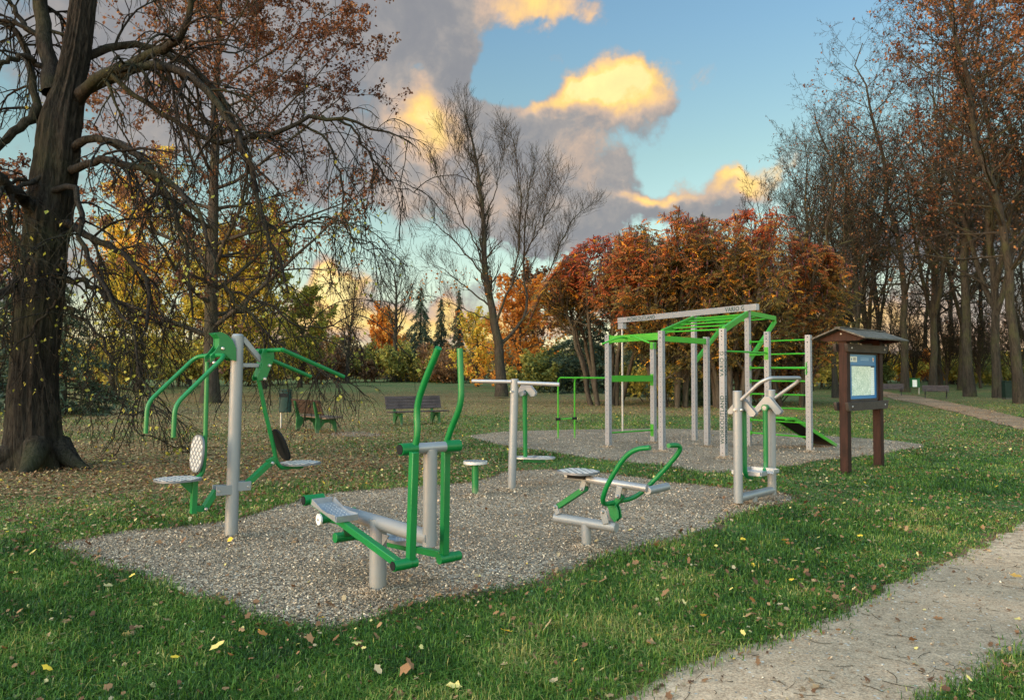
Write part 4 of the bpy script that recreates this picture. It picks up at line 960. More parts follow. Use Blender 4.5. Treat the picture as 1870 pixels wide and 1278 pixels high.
# ================================================================== pendulum board with handrail
def pendulum():
    p0 = gpt(934, 895); A = crop(840, 660, 3.55); root = thing('pendulum_stepper', (p0.x, p0.y, 0), 'grey T shaped post with a hanging green pendulum footboard behind it', 'fitness machine', 'outdoor fitness machines on the gravel')
    Y0 = p0.y; P = lambda x, y, Y: at(*A(x, y), Y)
    top = P(355, 118, Y0 + .02)
    mb = MB(); mb.tube([(p0.x, p0.y, -.05), top], .056, 24); mb.tube([top, top + UP * .012], [.056, .045], 24); po = mb.obj('post', M['grey'], root)
    bolt(MB(), P(340, 195, Y0) - Vector((.02, .05, 0)), (-.3, -1, 0), .018).obj('bolt', M['bolt'], po)
    pl = Plane((p0.x, p0.y), -14); H = lambda x, y: pl.at(*A(x, y))
    mb = MB(); mb.tube([H(78, 127), H(335, 131)], .026, 16); mb.tube([H(375, 138), H(645, 149)], .028, 16); mb.obj('handrail', M['rail'], root, bevel=.002)
    hx = Vector((.16, .98, 0)).normalized(); sd = Vector((.98, -.16, 0))
    hub = P(420, 205, Y0 + .38)
    mb = MB(); mb.tube([hub - hx * .33, hub + hx * .14], .034, 16); mb.obj('axle', M['grey'], root)
    for k, off in enumerate((-.08, .10)):
        mb = MB(); c = hub + hx * off + UP * .05
        mb.prism([c + sd * s + UP * z for s, z in ((-.10, -.03), (-.02, .10), (.06, .10), (.17, -.04), (.15, -.09), (.10, -.10), (.02, .0), (-.05, -.06))], hx, .02)
        mb.obj('stop_plate', M['rail'], root, bevel=.003)
    foot = P(424, 640, Y0 + .42)
    mb = MB(); mb.tube([hub, hub - UP * .05, foot + UP * .02], [.042, .034, .030], 14); mb.tube([hub - hx * .06, hub + hx * .08], .05, 16); mb.obj('pendulum_arm', M['green'], root)
    mb = MB(); mb.bar(foot - sd * .03, P(552, 643, Y0 + .46), .05, .05, hx); mb.obj('board_bracket', M['green'], root, bevel=.004)
    c = P(484, 622, Y0 + .46); mb = ell_plate(MB(), c, sd, hx, .30, .17, .02)
    for k in (-1, 1): diamonds(mb, c + sd * (.13 * k) + UP * .012, sd, hx, .12, .14, 0, 3, 4, 1)
    mb.obj('footboard', [M['galv'], M['diamond']], root)
pendulum()
def stool():
    p0 = gpt(868, 905); root = thing('twist_stool', (p0.x, p0.y, 0), 'short green pedestal with a round pale steel turning disc', 'fitness machine', 'outdoor fitness machines on the gravel')
    MB().tube([p0 - UP * .04, p0 + UP * .40], .043, 20).obj('pedestal', M['green'], root)
    MB().tube([p0 + UP * .395, p0 + UP * .42], [.035, .055], 20).obj('bearing', M['black'], root)
    mb = ell_plate(MB(), p0 + UP * .438, (1, 0, 0), (0, 1, 0), .158, .158, .035, 32, sq=2.0)
    diamonds(mb, p0 + UP * .457, (1, 0, 0), (0, 1, 0), .15, .15, 0, 5, 5, 1, .3); mb.obj('turning_disc', [M['diamond'], M['plate']], root)
stool()
# ================================================================== air walker
def air_walker():
    Lp = Vector((2.70, 9.20, 0)); Rp = Vector((3.33, 9.87, 0)); e = (Rp - Lp).normalized(); n = Vector((e.y, -e.x, 0))   # n: towards the viewer's right
    mid = (Lp + Rp) / 2; A = crop(1320, 680, 5.114)
    root = thing('air_walker', (mid.x, mid.y, 0), 'two joined grey posts with a looped handrail and two swinging green footrests', 'fitness machine', 'outdoor fitness machines on the gravel')
    zt = 1.385
    for p in (Lp, Rp):
        mb = MB(); mb.tube([p + UP * .065, p + UP * zt], .054, 22); mb.tube([p + UP * zt, p + UP * (zt + .012)], [.057, .05], 22); mb.obj('post', M['grey'], root)
    mb = MB(); mb.tube([Lp + UP * .115, Rp + UP * .115], .052, 22); mb.obj('base_beam', M['rail'], root)
    f = mid - e * .08 + n * .0; MB().tube([f - UP * .04, f + UP * .10], .055, 20).obj('ground_post', M['grey'], root)
    o = .40; l0 = Lp + UP * 1.29 + n * .05; r0 = Rp + UP * 1.29 + n * .05
    MB().tube([l0, Lp + n * (o * .72) + UP * 1.50, Lp + n * o + UP * 1.55 + e * .02, Rp + n * o + UP * 1.55 - e * .04, Rp + n * (o * .9) + UP * 1.50 - e * .02, r0], .023, 14, fillet=.06).obj('handrail', M['rail'], root)
    for p, s in ((Lp, 1), (Rp, -1)):
        h = p + UP * 1.17; ins = e * s
        MB().tube([h - ins * .06, h + ins * .20], .028, 14).obj('axle', M['rail'], root)
        for k in (.075, .135):
            c = h + ins * k + UP * .03
            mb = MB(); mb.prism([c + n * x + UP * z for x, z in ((-.17, -.05), (-.03, .11), (.04, .11), (.20, -.07), (.17, -.11), (.12, -.11), (.05, -.02), (-.04, -.02), (-.11, -.09), (-.16, -.09))], e, .010)
            mb.obj('stop_plate', M['grey'], root, bevel=.003)
        bolt(MB(), h - ins * .056 , -ins, .022, .018).obj('bolt', M['bolt'], root)
        if s > 0: bolt(MB(), h + n * .054 - e * .01, n * 1 - e * .3, .02, .016).obj('bolt', M['bolt'], root)
        q = h + ins * .17
        leg = [q, q - UP * .55, q - UP * .74, q - UP * .82 + ins * .05, q - UP * .84 + ins * .18]
        mb = MB(); mb.tube(leg, [.030, .030, .030, .030, .028], 12, fillet=.07); mb.tube([q - ins * .03, q + ins * .03], .043, 16); mb.obj('swing_leg', M['green'], root)
        c = q - UP * .795 + ins * .12
        mb = MB(); mb.box(c, .17, .38, .012, e, n)
        for s2 in (-1, 1): mb.box(c + n * (.19 * s2) + UP * .022, .16, .008, .045, e, n)
        mb.box(c - ins * .085 + UP * .022, .008, .36, .045, e, n)
        mb.obj('footplate', M['galv'], root, bevel=.002)
air_walker()
# ================================================================== pull-up rig
def letters(name, text, size, origin, xdir, ydir, m, parent, spacing=1.0):
    """real lettering: text mesh lying in the plane of xdir, ydir"""
    cu = bpy.data.curves.new('lettering', 'FONT'); cu.body = text; cu.size = size; cu.space_character = spacing; cu.extrude = .0006; cu.offset = size * .010
    t = bpy.data.objects.new('lettering_tmp', cu); COL.objects.link(t)
    dg = bpy.context.evaluated_depsgraph_get(); me = bpy.data.meshes.new_from_object(t.evaluated_get(dg))
    bpy.data.objects.remove(t); bpy.data.curves.remove(cu)
    xd, yd = Vector(xdir).normalized(), Vector(ydir).normalized(); zd = xd.cross(yd)
    off = Vector(origin) - parent_loc(parent)
    for v in me.vertices: v.co = off + xd * v.co.x + yd * v.co.y + zd * (v.co.z)
    me.materials.clear(); me.materials.append(m); me.name = name
    o = bpy.data.objects.new(name, me); COL.objects.link(o); o.parent = parent
    return o
def rig():
    g = lambda x, y: gpt(x, y)
    Q = {'A': (gpt(1111.3, 816.4), 2.46), 'B': (gpt(1209.2, 824.2), 2.50), 'C': (gpt(1321.9, 836.4), 2.47), 'D': (gpt(1193.6, 808.5), 2.34), 'E': (gpt(1291.6, 816), 2.42),
         'F': (gpt(1268.7, 803.8), 3.02), 'G': (gpt(1367.6, 814.2), 3.02), 'H': (Vector((5.30, 15.9, 0)), 2.48), 'I': (gpt(1478.7, 824.8), 2.41)}
    u = Vector((.735, -.678, 0)); v = Vector((.678, .735, 0))        # u: along A-B-C; v: towards F, G
    ctr = Q['E'][0]
    root = thing('pull_up_rig', (ctr.x, ctr.y, 0), 'large grey and lime green workout frame of drilled posts and climbing bars', 'workout frame')
    w = .105
    def top(k, dz=0.0): return Q[k][0] + UP * (Q[k][1] + dz)
    posts = {}
    for k, (p, h) in Q.items():
        mb = MB(); mb.box(p + UP * (h / 2 - .02), w, w, h + .04, u, v)
        for d, s in ((u, v), (v, u)):
            for sg in (-1, 1):
                i = 0; z = .10
                while z < h - .05:
                    c = p + d * (sg * (w / 2 + .001)) + UP * z
                    if not (k == 'C' and (.25 < z < 1.12 or 1.5 < z < 2.12)):
                        mb.prism([c + s * (.0085 * math.cos(q)) + UP * (.0085 * math.sin(q)) for q in (0, 1.05, 2.09, 3.14, 4.19, 5.24)], d, .003, 1)
                    z += .103
        for sg in (-1, 1):
            for dz in (.045, .15):
                c = p + v * (-(w / 2 + .001)) + UP * (h - dz) + u * 0
                mb.prism([c + u * (.014 * math.cos(q)) + UP * (.014 * math.sin(q)) for q in (0, 1.05, 2.09, 3.14, 4.19, 5.24)], v, .004, 1)
        posts[k] = mb.obj('post', [M['post'], M['hole']], root)
    # lettering on the two visible faces of post C
    C, h = Q['C']; pc = posts['C']
    for d, s in ((-v, u), (u, v)):
        pos = C + d * (w / 2 + .002); right = -UP.cross(d) * -1
        xd = UP; yd = d.cross(UP)                       # text runs upwards
        letters('lettering', 'WORKOUTLAND', .112, pos + UP * .27 - yd * .039, xd, yd, M['letter'], pc, 1.06)
        letters('lettering', 'VARIO G', .112, pos + UP * 1.56 - yd * .039, xd, yd, M['letter'], pc, 1.1)
    def beam(a, b, hgt=.12, th=.06, inset=.05, m='lime', name='beam'):
        d = (b - a).normalized(); s = d.cross(UP)
        mb = MB(); mb.bar(a + d * inset, b - d * inset, th, hgt, s)
        return mb.obj(name, M[m], root, bevel=.004)
    def brk(p, d, name='bracket', hgt=.20):
        d = Vector(d).normalized(); s = d.cross(UP)
        mb = MB(); mb.bar(p + d * (w / 2) - UP * hgt / 2 + d * .006, p + d * (w / 2) + UP * hgt / 2 + d * .006, .085, .012, s)
        o = mb.obj(name, M['lime'], root, bevel=.002)
    def rod(a, b, r=.0175, name='rung', m='lime', inset=0.0):
        d = (b - a).normalized(); return MB().tube([a + d * inset, b - d * inset], r, 12).obj(name, M[m], root)
    beam(top('A', -.10), top('B', -.11), .15); beam(top('B', -.16), top('E', -.10))
    brk(top('A', -.10), u); brk(top('E', -.10), -u, hgt=.22); brk(top('D', -.07), -v, hgt=.16); brk(top('D', -.07), u, hgt=.16)
    # wide low beams between A and D
    A0, D0 = Q['A'][0], Q['D'][0]
    beam(A0 + UP * 1.50, D0 + UP * 1.50, .14, .06); brk(D0 + UP * 1.47, A0 - D0, hgt=.27)
    rod(A0 + UP * .31, D0 + UP * .30, .018, inset=.05); brk(D0 + UP * .30, A0 - D0, hgt=.28)
    # bent pull-up grips on the A-D side
    m1 = (top('A', -.07) * .62 + top('D', .03) * .38)
    MB().tube([at(1099, 628.5, 16.3), at(1131, 615.0, 16.25), at(1149, 618.0, 16.6)], .020, 10, fillet=.25).obj('pull_up_grip', M['lime'], root)
    MB().tube([at(1152, 613.6, 16.1), at(1160, 616.0, 16.0), at(1186, 626.0, 15.8)], .020, 10, fillet=.1).obj('pull_up_grip', M['lime'], root)
    # monkey bar slope B,C -> F,G
    bl = (top('B', -.04), top('F', -.06)); cl = (top('C', -.03), top('G', -.06))
    beam(*bl, .12, .06, .06, name='ladder_beam'); beam(*cl, .12, .06, .06, name='ladder_beam')
    for t in (.04, .27, .5, .73, .95): rod(bl[0].lerp(bl[1], t), cl[0].lerp(cl[1], t), .017)
    # overhang beyond F,G with braces
    ov = (v * 1.0 + Vector((-.09, .08, 0))).normalized() * 2.05
    fe, ge = top('F', -.05) + ov, top('G', -.05) + ov
    beam(top('F', -.05), fe, .11, .06, name='overhang_beam'); beam(top('G', -.05), ge, .11, .06, name='overhang_beam')
    for t in (.3, .62, .97): rod(top('F', -.05).lerp(fe, t), top('G', -.05).lerp(ge, t), .017)
    beam(fe - UP * .05, Q['F'][0] + UP * 1.87, .10, .06, .03, name='brace'); beam(ge - UP * .05, Q['G'][0] + UP * 1.87, .10, .06, .03, name='brace')
    # Swedish ladder G - I
    for i in range(8):
        z = .30 + i * .288; rod(Q['G'][0] + UP * z, Q['I'][0] + UP * z, .0175, inset=.04)
        brk(Q['G'][0] + UP * z, u, hgt=.10)
    rod(Q['C'][0] + UP * 2.04, Q['H'][0] + UP * 2.04, .019, 'high_bar', inset=.04); brk(Q['H'][0] + UP * 2.03, -v, hgt=.26)
    rod(Q['H'][0] + UP * 1.73, Q['I'][0] + UP * 1.72, .019, 'high_bar', inset=.04); brk(Q['I'][0] + UP * 1.72, (Q['H'][0] - Q['I'][0]), hgt=.26)
    # parallel bars to the left
    l1, l2 = gpt(1019.3, 800.3), gpt(1049.5, 800.3); zb = 1.515
    b1 = Q['A'][0].lerp(Q['D'][0], .04) + UP * zb; b2 = Q['A'][0].lerp(Q['D'][0], .42) + UP * zb
    MB().tube([l1 - UP * .03, l1 + UP * zb, b1], .021, 12, fillet=.16).obj('parallel_bar', M['lime'], root)
    MB().tube([l2 - UP * .03, l2 + UP * zb, b2], .021, 12, fillet=.16).obj('parallel_bar', M['lime'], root)
    c1, c2 = l1 + UP * .48, l2 + UP * .50; rod(c1, c2, .017, 'cross_bar')
    d = (c2 - c1).normalized()
    for c in (c1, c2): MB().tube([c - d * .06, c + d * .06], .036, 12).obj('clamp', M['black'], root)
    # long top beam with pole
    F0, G0 = Q['F'][0], Q['G'][0]; dd = (G0 - F0).normalized(); L = (G0 - F0).length
    z = 3.085; s0 = F0 - dd * (L * 1.72) + UP * z; s1 = G0 + dd * (L * .17) + UP * z
    ro = dd.cross(UP)
    tb = MB().bar(s0, s1, .10, .14, ro).obj('top_beam', M['post'], root, bevel=.003)
    face = -ro if (-ro).y < 0 else ro
    base = s0 + face * .052
    letters('lettering', 'WORKOUTLAND', .135, base + dd * .42 - UP * .046, dd, UP, M['letter'], tb, 1.12)
    letters('lettering', 'sr', .05, base + dd * 1.72 - UP * .046, dd, UP, M['letter'], tb, 1.0) if False else None
    letters('lettering', 'VARIO G', .135, s1 + face * .052 - dd * .92 - UP * .046, dd, UP, M['letter'], tb, 1.12)
    pb = s0 + dd * .14
    MB().box(pb - UP * .16, .22, .12, .16, dd, ro).obj('pole_block', M['post'], root, bevel=.003)
    MB().tube([Vector((pb.x, pb.y, -.03)), pb - UP * .2], .026, 12).obj('climbing_pole', M['zinc'], root)
    # incline board hooked on the ladder
    m = Q['G'][0].lerp(Q['I'][0], .60); un = (Q['I'][0] - Q['G'][0]).normalized(); od = Vector((-un.y, un.x, 0)); od = od if od.x > 0 else -od
    t0 = m + UP * .66 ; t1 = m + od * 1.45 + UP * .03; hw = .27
    k = (t1 - t0).normalized(); nn = k.cross(un)
    bd = MB(); bd.prism([t0 + un * hw, t0 - un * hw, t1 - un * hw, t1 + un * hw], nn, .035); b = bd.obj('incline_board', M['black'], root, bevel=.004)
    mb = MB()
    for s in (-1, 1): mb.bar(t0 + un * (hw * s) - k * .0, t1 + un * (hw * s), .03, .07, un)
    mb.bar(t0 - un * hw, t0 + un * hw, .05, .05, k); mb.bar(t0 + un * hw, t0 + un * hw - od * .30 + UP * .0, .04, .05, UP); mb.bar(t0 - un * hw, t0 - un * hw - od * .30, .04, .05, UP); mb.obj('board_edge', M['lime'], b, bevel=.003)
rig()
# ================================================================== notice board
def notice_board():
    p0 = gpt(1544.9, 864); p1 = gpt(1605, 851.5); e = (p1 - p0).normalized(); L = (p1 - p0).length; n = Vector((e.y, -e.x, 0))   # n: front (right, near)
    c = (p0 + p1) / 2
    root = thing('notice_board', (c.x, c.y, 0), 'brown wooden map board on two posts under a small shingled gable roof', 'notice board')
    for p in (p0, p1): MB().box(p + UP * 1.07, .135, .135, 2.2, e, n).obj('post', M['boardpost'], root, bevel=.006)
    mid = (p0 + p1) / 2
    for z, nm, h in ((1.075, 'rail', .14), (2.02, 'rail', .13)):
        for s in (-1, 1):
            mb = MB(); q = mid + UP * z + n * (.095 * s)
            x0, x1 = q - e * (L / 2 + .17), q + e * (L / 2 + .17)
            mb.prism([x0 - UP * h * .30 + e * .03, x0 + UP * h / 2, x1 + UP * h / 2, x1 - UP * h * .30 - e * .03, x1 - UP * h / 2 - e * .06, x0 - UP * h / 2 + e * .06], n, .05)
            r = mb.obj(nm, M['plank'], root, bevel=.004)
            if s > 0:
                for k in (-1, 1): bolt(MB(), q + e * (k * (L / 2)) + n * .026, n, .018, .012).obj('bolt', M['bolt'], r)
    mb = MB(); fw = L - .135
    for s in (-1, 1): mb.box(mid + e * (s * (fw / 2 - .022)) + UP * 1.55, .045, .07, .80, e, n)
    mb.box(mid + UP * 1.165, fw - .09, .07, .04, e, n); mb.box(mid + UP * 1.94, fw - .09, .07, .03, e, n); mb.obj('panel_frame', M['plank'], root, bevel=.002)
    w, z0, z1 = fw - .10, 1.19, 1.925; f = mid + n * .012
    sg = MB().box(f + UP * (z0 + z1) / 2, w, .02, z1 - z0, e, n).obj('map_panel', M['signblue'], root)
    fr = f + n * .0115
    def rect(nm, x0, y0, x1, y1, m, lift=.0015, th=.002):
        """panel coordinates 0..1 from lower left"""
        a = fr + e * ((x0 + x1 - 1) * w / 2) + UP * (z0 + (z1 - z0) * (y0 + y1) / 2) + n * lift
        return MB().box(a, (x1 - x0) * w, th, (y1 - y0) * (z1 - z0), e, n).obj(nm, m, sg)
    rect('map', .085, .075, .78, .735, M['map']); rect('map_legend', .785, .075, .915, .735, M['legend']); rect('legend_heading', .79, .715, .93, .735, M['ink'], .004)
    rect('map_title_bar', .06, .745, .94, .755, M['ink']); lg = rect('logo_box', .03, .83, .28, .95, M['white'])
    mb = MB(); q = fr + e * ((.085 - .5) * w) + UP * (z0 + .888 * (z1 - z0)) + n * .004; ell_plate(mb, q, e, UP, .016, .020, .002, 18, 0, 2.0); mb.obj('logo_ring', M['signblue'], lg)
    mb = MB()
    for k in range(3): mb.box(fr + e * ((.19 - .5) * w) + UP * (z0 + (.865 + k * .025) * (z1 - z0)) + n * .004, .10, .002, .008, e, n)
    mb.obj('logo_lines', M['ink'], lg)
    mb = MB()
    for k in range(2): mb.box(fr + e * ((.56 - .5) * w) + UP * (z0 + (.875 + k * .04) * (z1 - z0)) + n * .003, .34, .002, .006, e, n)
    mb.obj('title_lines', M['signpale'], sg)
    mb = MB(); q = fr + e * ((.88 - .5) * w) + UP * (z0 + .885 * (z1 - z0)) + n * .003
    mb.prism([q + e * x + UP * z for x, z in ((-.028, .035), (.028, .035), (.028, -.01), (0, -.042), (-.028, -.01))], n, .002); mb.obj('crest', M['white'], sg)
    mb = MB(); mb.box(q + UP * .008 + n * .002, .03, .002, .03, e, n); mb.obj('crest_charge', M['crest'], sg)
    # glass
    # roof: ridge along e, gable ends left and right
    zr, ze, hw, ov = 2.335, 2.165, .44, .26
    a, b = mid - e * (L / 2 + ov), mid + e * (L / 2 + ov)
    for s in (-1, 1):
        E = n * (hw * s); mb = MB()
        pn = (E + UP * (ze - zr)).normalized().cross(e); k = 9
        for i in range(k):
            t0, t1 = i / k, (i + 1) / k - .004
            jz = rnd.uniform(-.004, .004); sl = rnd.uniform(-.015, .02)
            q = [a.lerp(b, t0) + UP * (zr + jz), a.lerp(b, t1) + UP * (zr + jz), a.lerp(b, t1) + E * (1 + sl) + UP * (ze + jz), a.lerp(b, t0) + E * (1 + sl) + UP * (ze + jz)]
            mb.prism(q, pn, .024)
        mb.obj('roof', M['shingle'], root, bevel=.002)
    for s, q in ((-1, p0 - e * .10), (1, p1 + e * .10)):
        mb = MB(); mb.prism([q + UP * (zr - .03), q + n * (hw - .07) + UP * (ze - .0), q + n * (hw - .16) + UP * (ze - .035), q - n * (hw - .16) + UP * (ze - .035), q - n * (hw - .07) + UP * ze], e, .04); gb = mb.obj('gable_board', M['boardpost'], root, bevel=.003)
        bolt(MB(), q + UP * (zr - .09) + e * (.021 * s), e * s, .016, .01).obj('bolt', M['bolt'], gb)
    mb = MB(); mb.box(mid + UP * (zr + .012), L + 2 * ov, .10, .02, e, n); mb.obj('ridge_board', M['shingle'], root, bevel=.002)
def signmat(nt, out):
    L = nt.links; tc = N(nt, 'ShaderNodeTexCoord'); n1 = noise(nt, tc.outputs['Object'], 3, 4); n2 = noise(nt, tc.outputs['Object'], 40, 3)
    c = mixc(nt, n1.outputs[0], (.008, .085, .22), (.018, .15, .34)); c = mixc(nt, mth(nt, 'MULTIPLY', smooth(nt, n2.outputs[0], .55, .7), .3), c, (.1, .2, .3))
    p = N(nt, 'ShaderNodeBsdfPrincipled'); L.new(c, p.inputs['Base Color']); p.inputs['Roughness'].default_value = .3; p.inputs['Specular IOR Level'].default_value = .25; L.new(p.outputs[0], out.inputs[0])
M['signblue'] = mat('sign_blue', signmat)
def mapmat(nt, out):
    L = nt.links; tc = N(nt, 'ShaderNodeTexCoord'); o = tc.outputs['Object']
    n1 = noise(nt, o, 9, 4, .6); n2 = noise(nt, o, 22, 3, .6, 1.5)
    c = ramp(nt, [(.3, (.24, .35, .29)), (.5, (.38, .47, .39)), (.62, (.46, .53, .46)), (.75, (.29, .41, .42))], n1.outputs[0]).outputs[0]
    v = N(nt, 'ShaderNodeTexVoronoi', feature='DISTANCE_TO_EDGE'); v.inputs['Scale'].default_value = 26; L.new(o, v.inputs['Vector'])
    c = mixc(nt, mth(nt, 'MULTIPLY', mth(nt, 'LESS_THAN', v.outputs['Distance'], .05), .75), c, (.78, .80, .74))
    c = mixc(nt, mth(nt, 'MULTIPLY', mth(nt, 'LESS_THAN', mth(nt, 'ABSOLUTE', mth(nt, 'SUBTRACT', n2.outputs[0], .5)), .012), .7), c, (.25, .33, .30))
    p = N(nt, 'ShaderNodeBsdfPrincipled'); L.new(c, p.inputs['Base Color']); p.inputs['Roughness'].default_value = .3; p.inputs['Specular IOR Level'].default_value = .25; L.new(p.outputs[0], out.inputs[0])
M['map'] = mat('town_map', mapmat)
def legmat(nt, out):
    L = nt.links; tc = N(nt, 'ShaderNodeTexCoord'); s = N(nt, 'ShaderNodeSeparateXYZ'); L.new(tc.outputs['Object'], s.inputs[0])
    f = mth(nt, 'FRACT', mth(nt, 'MULTIPLY', s.outputs[2], 30)); n2 = noise(nt, tc.outputs['Object'], 160, 2)
    ln = mth(nt, 'MULTIPLY', mth(nt, 'LESS_THAN', f, .5), mth(nt, 'GREATER_THAN', n2.outputs[0], .4))
    c = mixc(nt, mth(nt, 'MULTIPLY', ln, .65), (.66, .72, .70), (.12, .16, .16))
    p = N(nt, 'ShaderNodeBsdfPrincipled'); L.new(c, p.inputs['Base Color']); p.inputs['Roughness'].default_value = .3; p.inputs['Specular IOR Level'].default_value = .25; L.new(p.outputs[0], out.inputs[0])
M['legend'] = mat('map_legend', legmat)
M['signpale'] = paint('sign_pale_lines', (.25, .42, .6), .3, 0, .05, 0)
M['crest'] = paint('crest_red', (.45, .04, .03), .3, 0, .05, 0)
notice_board()
# ================================================================== benches
def park_bench(loc, heading, label, worn):
    root = thing('park_bench', loc, label, 'bench', 'green legged park benches on the lawn')
    r = math.radians(heading); l = Vector((math.cos(r), math.sin(r), 0)); f = Vector((math.sin(r), -math.cos(r), 0)); c = Vector(loc)
    W = lambda x, y, z: c + l * x + f * y + UP * z
    sm = M['slatworn'] if worn else M['slat']
    for s in (-1, 1):
        x = .66 * s; T = .06
        out = [(-.26, 0), (-.17, 0), (-.13, .12), (-.02, .27), (.12, .30), (.24, .22), (.29, 0), (.36, 0), (.34, .22), (.33, .40), (-.05, .37), (-.15, .42), (-.22, .62), (-.28, .86), (-.34, .85), (-.29, .60), (-.25, .38), (-.27, .15)]
        mb = MB(); mb.prism([W(x, y, z) for y, z in out], l, T); mb.obj('leg_frame', M['benchgreen'], root, bevel=.006)
    mb = MB()
    for k in range(4): mb.box(W(0, -.04 + .125 * k, .415 + .006 * k), 1.95, .115, .04, l, f)
    mb.obj('seat', M['slatworn'] if worn else M['slat'], root, bevel=.006)
    mb = MB()
    ax = (W(0, -.275, .84) - W(0, -.16, .48)).normalized(); nb = l.cross(ax)
    for k in range(4): mb.box(W(0, -.16, .50) + ax * (.055 + .105 * k) + nb * .0, 1.95, .098, .036, l, ax)
    mb.obj('backrest', M['backboard'] if worn else M['slat'], root, bevel=.006)
    return root
b1 = park_bench((-5.50, 21.4, 0), -52 + 180, 'worn brown park bench with its back turned, beside the teal bin', True)
b2 = park_bench((-3.05, 24.5, 0), 33, 'dark brown park bench facing the machines from across the lawn', False)
def black_bench(loc, heading, label):
    root = thing('park_bench', loc, label, 'bench', 'black framed benches by the far footpath')
    r = math.radians(heading); l = Vector((math.cos(r), math.sin(r), 0)); f = Vector((math.sin(r), -math.cos(r), 0)); c = Vector(loc)
    W = lambda x, y, z: c + l * x + f * y + UP * z
    for s in (-1, 1):
        x = .60 * s; mb = MB()
        mb.tube([W(x, .26, 0), W(x, .20, .22), W(x, .24, .42), W(x, -.16, .42), W(x, -.34, .86)], .028, 8, fillet=.06); mb.tube([W(x, -.30, 0), W(x, -.10, .24), W(x, -.14, .42)], .028, 8); mb.tube([W(x, -.2, .58), W(x, .2, .60), W(x, .24, .42)], .018, 8)
        mb.obj('leg_frame', M['benchblack'], root)
    mb = MB()
    for k in range(4): mb.box(W(0, -.12 + .12 * k, .45), 1.5, .10, .035, l, f)
    mb.obj('seat', M['slat'], root)
    mb = MB(); ax = (W(0, -.34, .86) - W(0, -.16, .42)).normalized()
    for k in range(3): mb.box(W(0, -.15, .50) + ax * (.05 + .13 * k) + f * .03, 1.5, .11, .03, l, ax)
    mb.obj('backrest', M['slat'], root)
pA = at(1628, 719, 53); pB = at(1709, 726.5, 49)
black_bench((pA.x, 53, gzf(pA.x, 53)), -28, 'dark slatted bench nearer the map board, below the trunk beside the green bin')
black_bench((pB.x, 49, gzf(pB.x, 49)), -26, 'dark slatted bench by the path in front of the forked trunk')
# ================================================================== bins, disc golf basket
def teal_bin():
    p = at(513, 781, 22.9); p.z = 0
    root = thing('litter_bin', p, 'teal litter bin on a thin pole beside the turned bench', 'litter bin')
    MB().tube([p - UP * .03, p + UP * 1.1], .026, 10).obj('pole', M['zinc'], root)
    c = p + Vector((.12, .02, .78))
    mb = MB(); ell_plate(mb, c, (1, 0, 0), (0, 1, 0), .175, .14, .62, 24, 0, 3.2); mb.obj('bin', M['teal'], root, bevel=.01)
    mb = MB(); ell_plate(mb, c + UP * .345, (1, 0, 0), (0, 1, 0), .188, .153, .05, 24, 0, 3.2); mb.obj('lid', M['teal'], root, bevel=.01)
    MB().box(c + Vector((-.02, -.143, .2)), .24, .01, .10).obj('slot', M['black'], root)
teal_bin()
def far_bin():
    p = at(1672, 721, 56); p.z = gzf(p.x, 56)
    root = thing('litter_bin', p, 'green bin with a pale front panel hung by a forked trunk', 'litter bin')
    MB().tube([p + Vector((.25, 0, -.03)), p + Vector((.25, 0, 1.05))], .035, 8).obj('pole', M['zinc'], root)
    c = p + Vector((-.05, -.02, .82)); MB().box(c, .58, .34, .62).obj('bin', M['bingreen'], root, bevel=.02)
    MB().box(c + Vector((-.10, -.175, -.02)), .32, .012, .50).obj('front_panel', M['white'], root)
    MB().box(c + Vector((0, 0, .33)), .62, .38, .05).obj('lid', M['bingreen'], root, bevel=.01)
far_bin()
M['darkbin'] = paint('dark_green_plastic', (.005, .014, .010), .6, 0, .15, .15, spec=.15)
def dark_bin():
    p = at(1839, 722, 47.5); p.z = gzf(p.x, 47.5)
    root = thing('waste_container', p, 'tall dark green container half hidden between the rightmost trunks', 'waste bin')
    MB().box(p + UP * .55, .42, .42, 1.1).obj('body', M['darkbin'], root, bevel=.03)
    MB().box(p + UP * 1.13, .46, .46, .07).obj('lid', M['darkbin'], root, bevel=.02)
dark_bin()
def basket():
    p = at(1076, 697, 92); p.z = gzf(p.x, 92); z = p.z
    root = thing('disc_golf_basket', p, 'far disc golf basket with an orange and white band on a pole', 'disc golf basket')
    H = 1.62
    MB().tube([p - UP * .05, p + UP * H], .03, 8).obj('pole', M['white'], root)
    MB().tube([p + UP * (H - .22), p + UP * (H - .02)], .30, 20).obj('top_band', M['orange'], root)
    mb = MB()
    for k in range(18):
        q = k / 18 * 6.283; d = Vector((math.cos(q), math.sin(q), 0)); mb.tube([p + d * .28 + UP * (H - .22), p + d * .22 + UP * (H - .5), p + d * .10 + UP * (H - .84)], .014, 5)
    mb.obj('chains', M['white'], root)
    mb = MB()
    for zz in (.58, .68, .80):
        mb.tube([p + Vector((math.cos(k / 20 * 6.283), math.sin(k / 20 * 6.283), 0)) * .36 + UP * zz for k in range(21)], .014, 5)
    for k in range(16):
        q = k / 16 * 6.283; d = Vector((math.cos(q), math.sin(q), 0)); mb.tube([p + UP * .58, p + d * .36 + UP * .58, p + d * .36 + UP * .80], .010, 4)
    mb.obj('tray', M['zinc'], root)
basket()
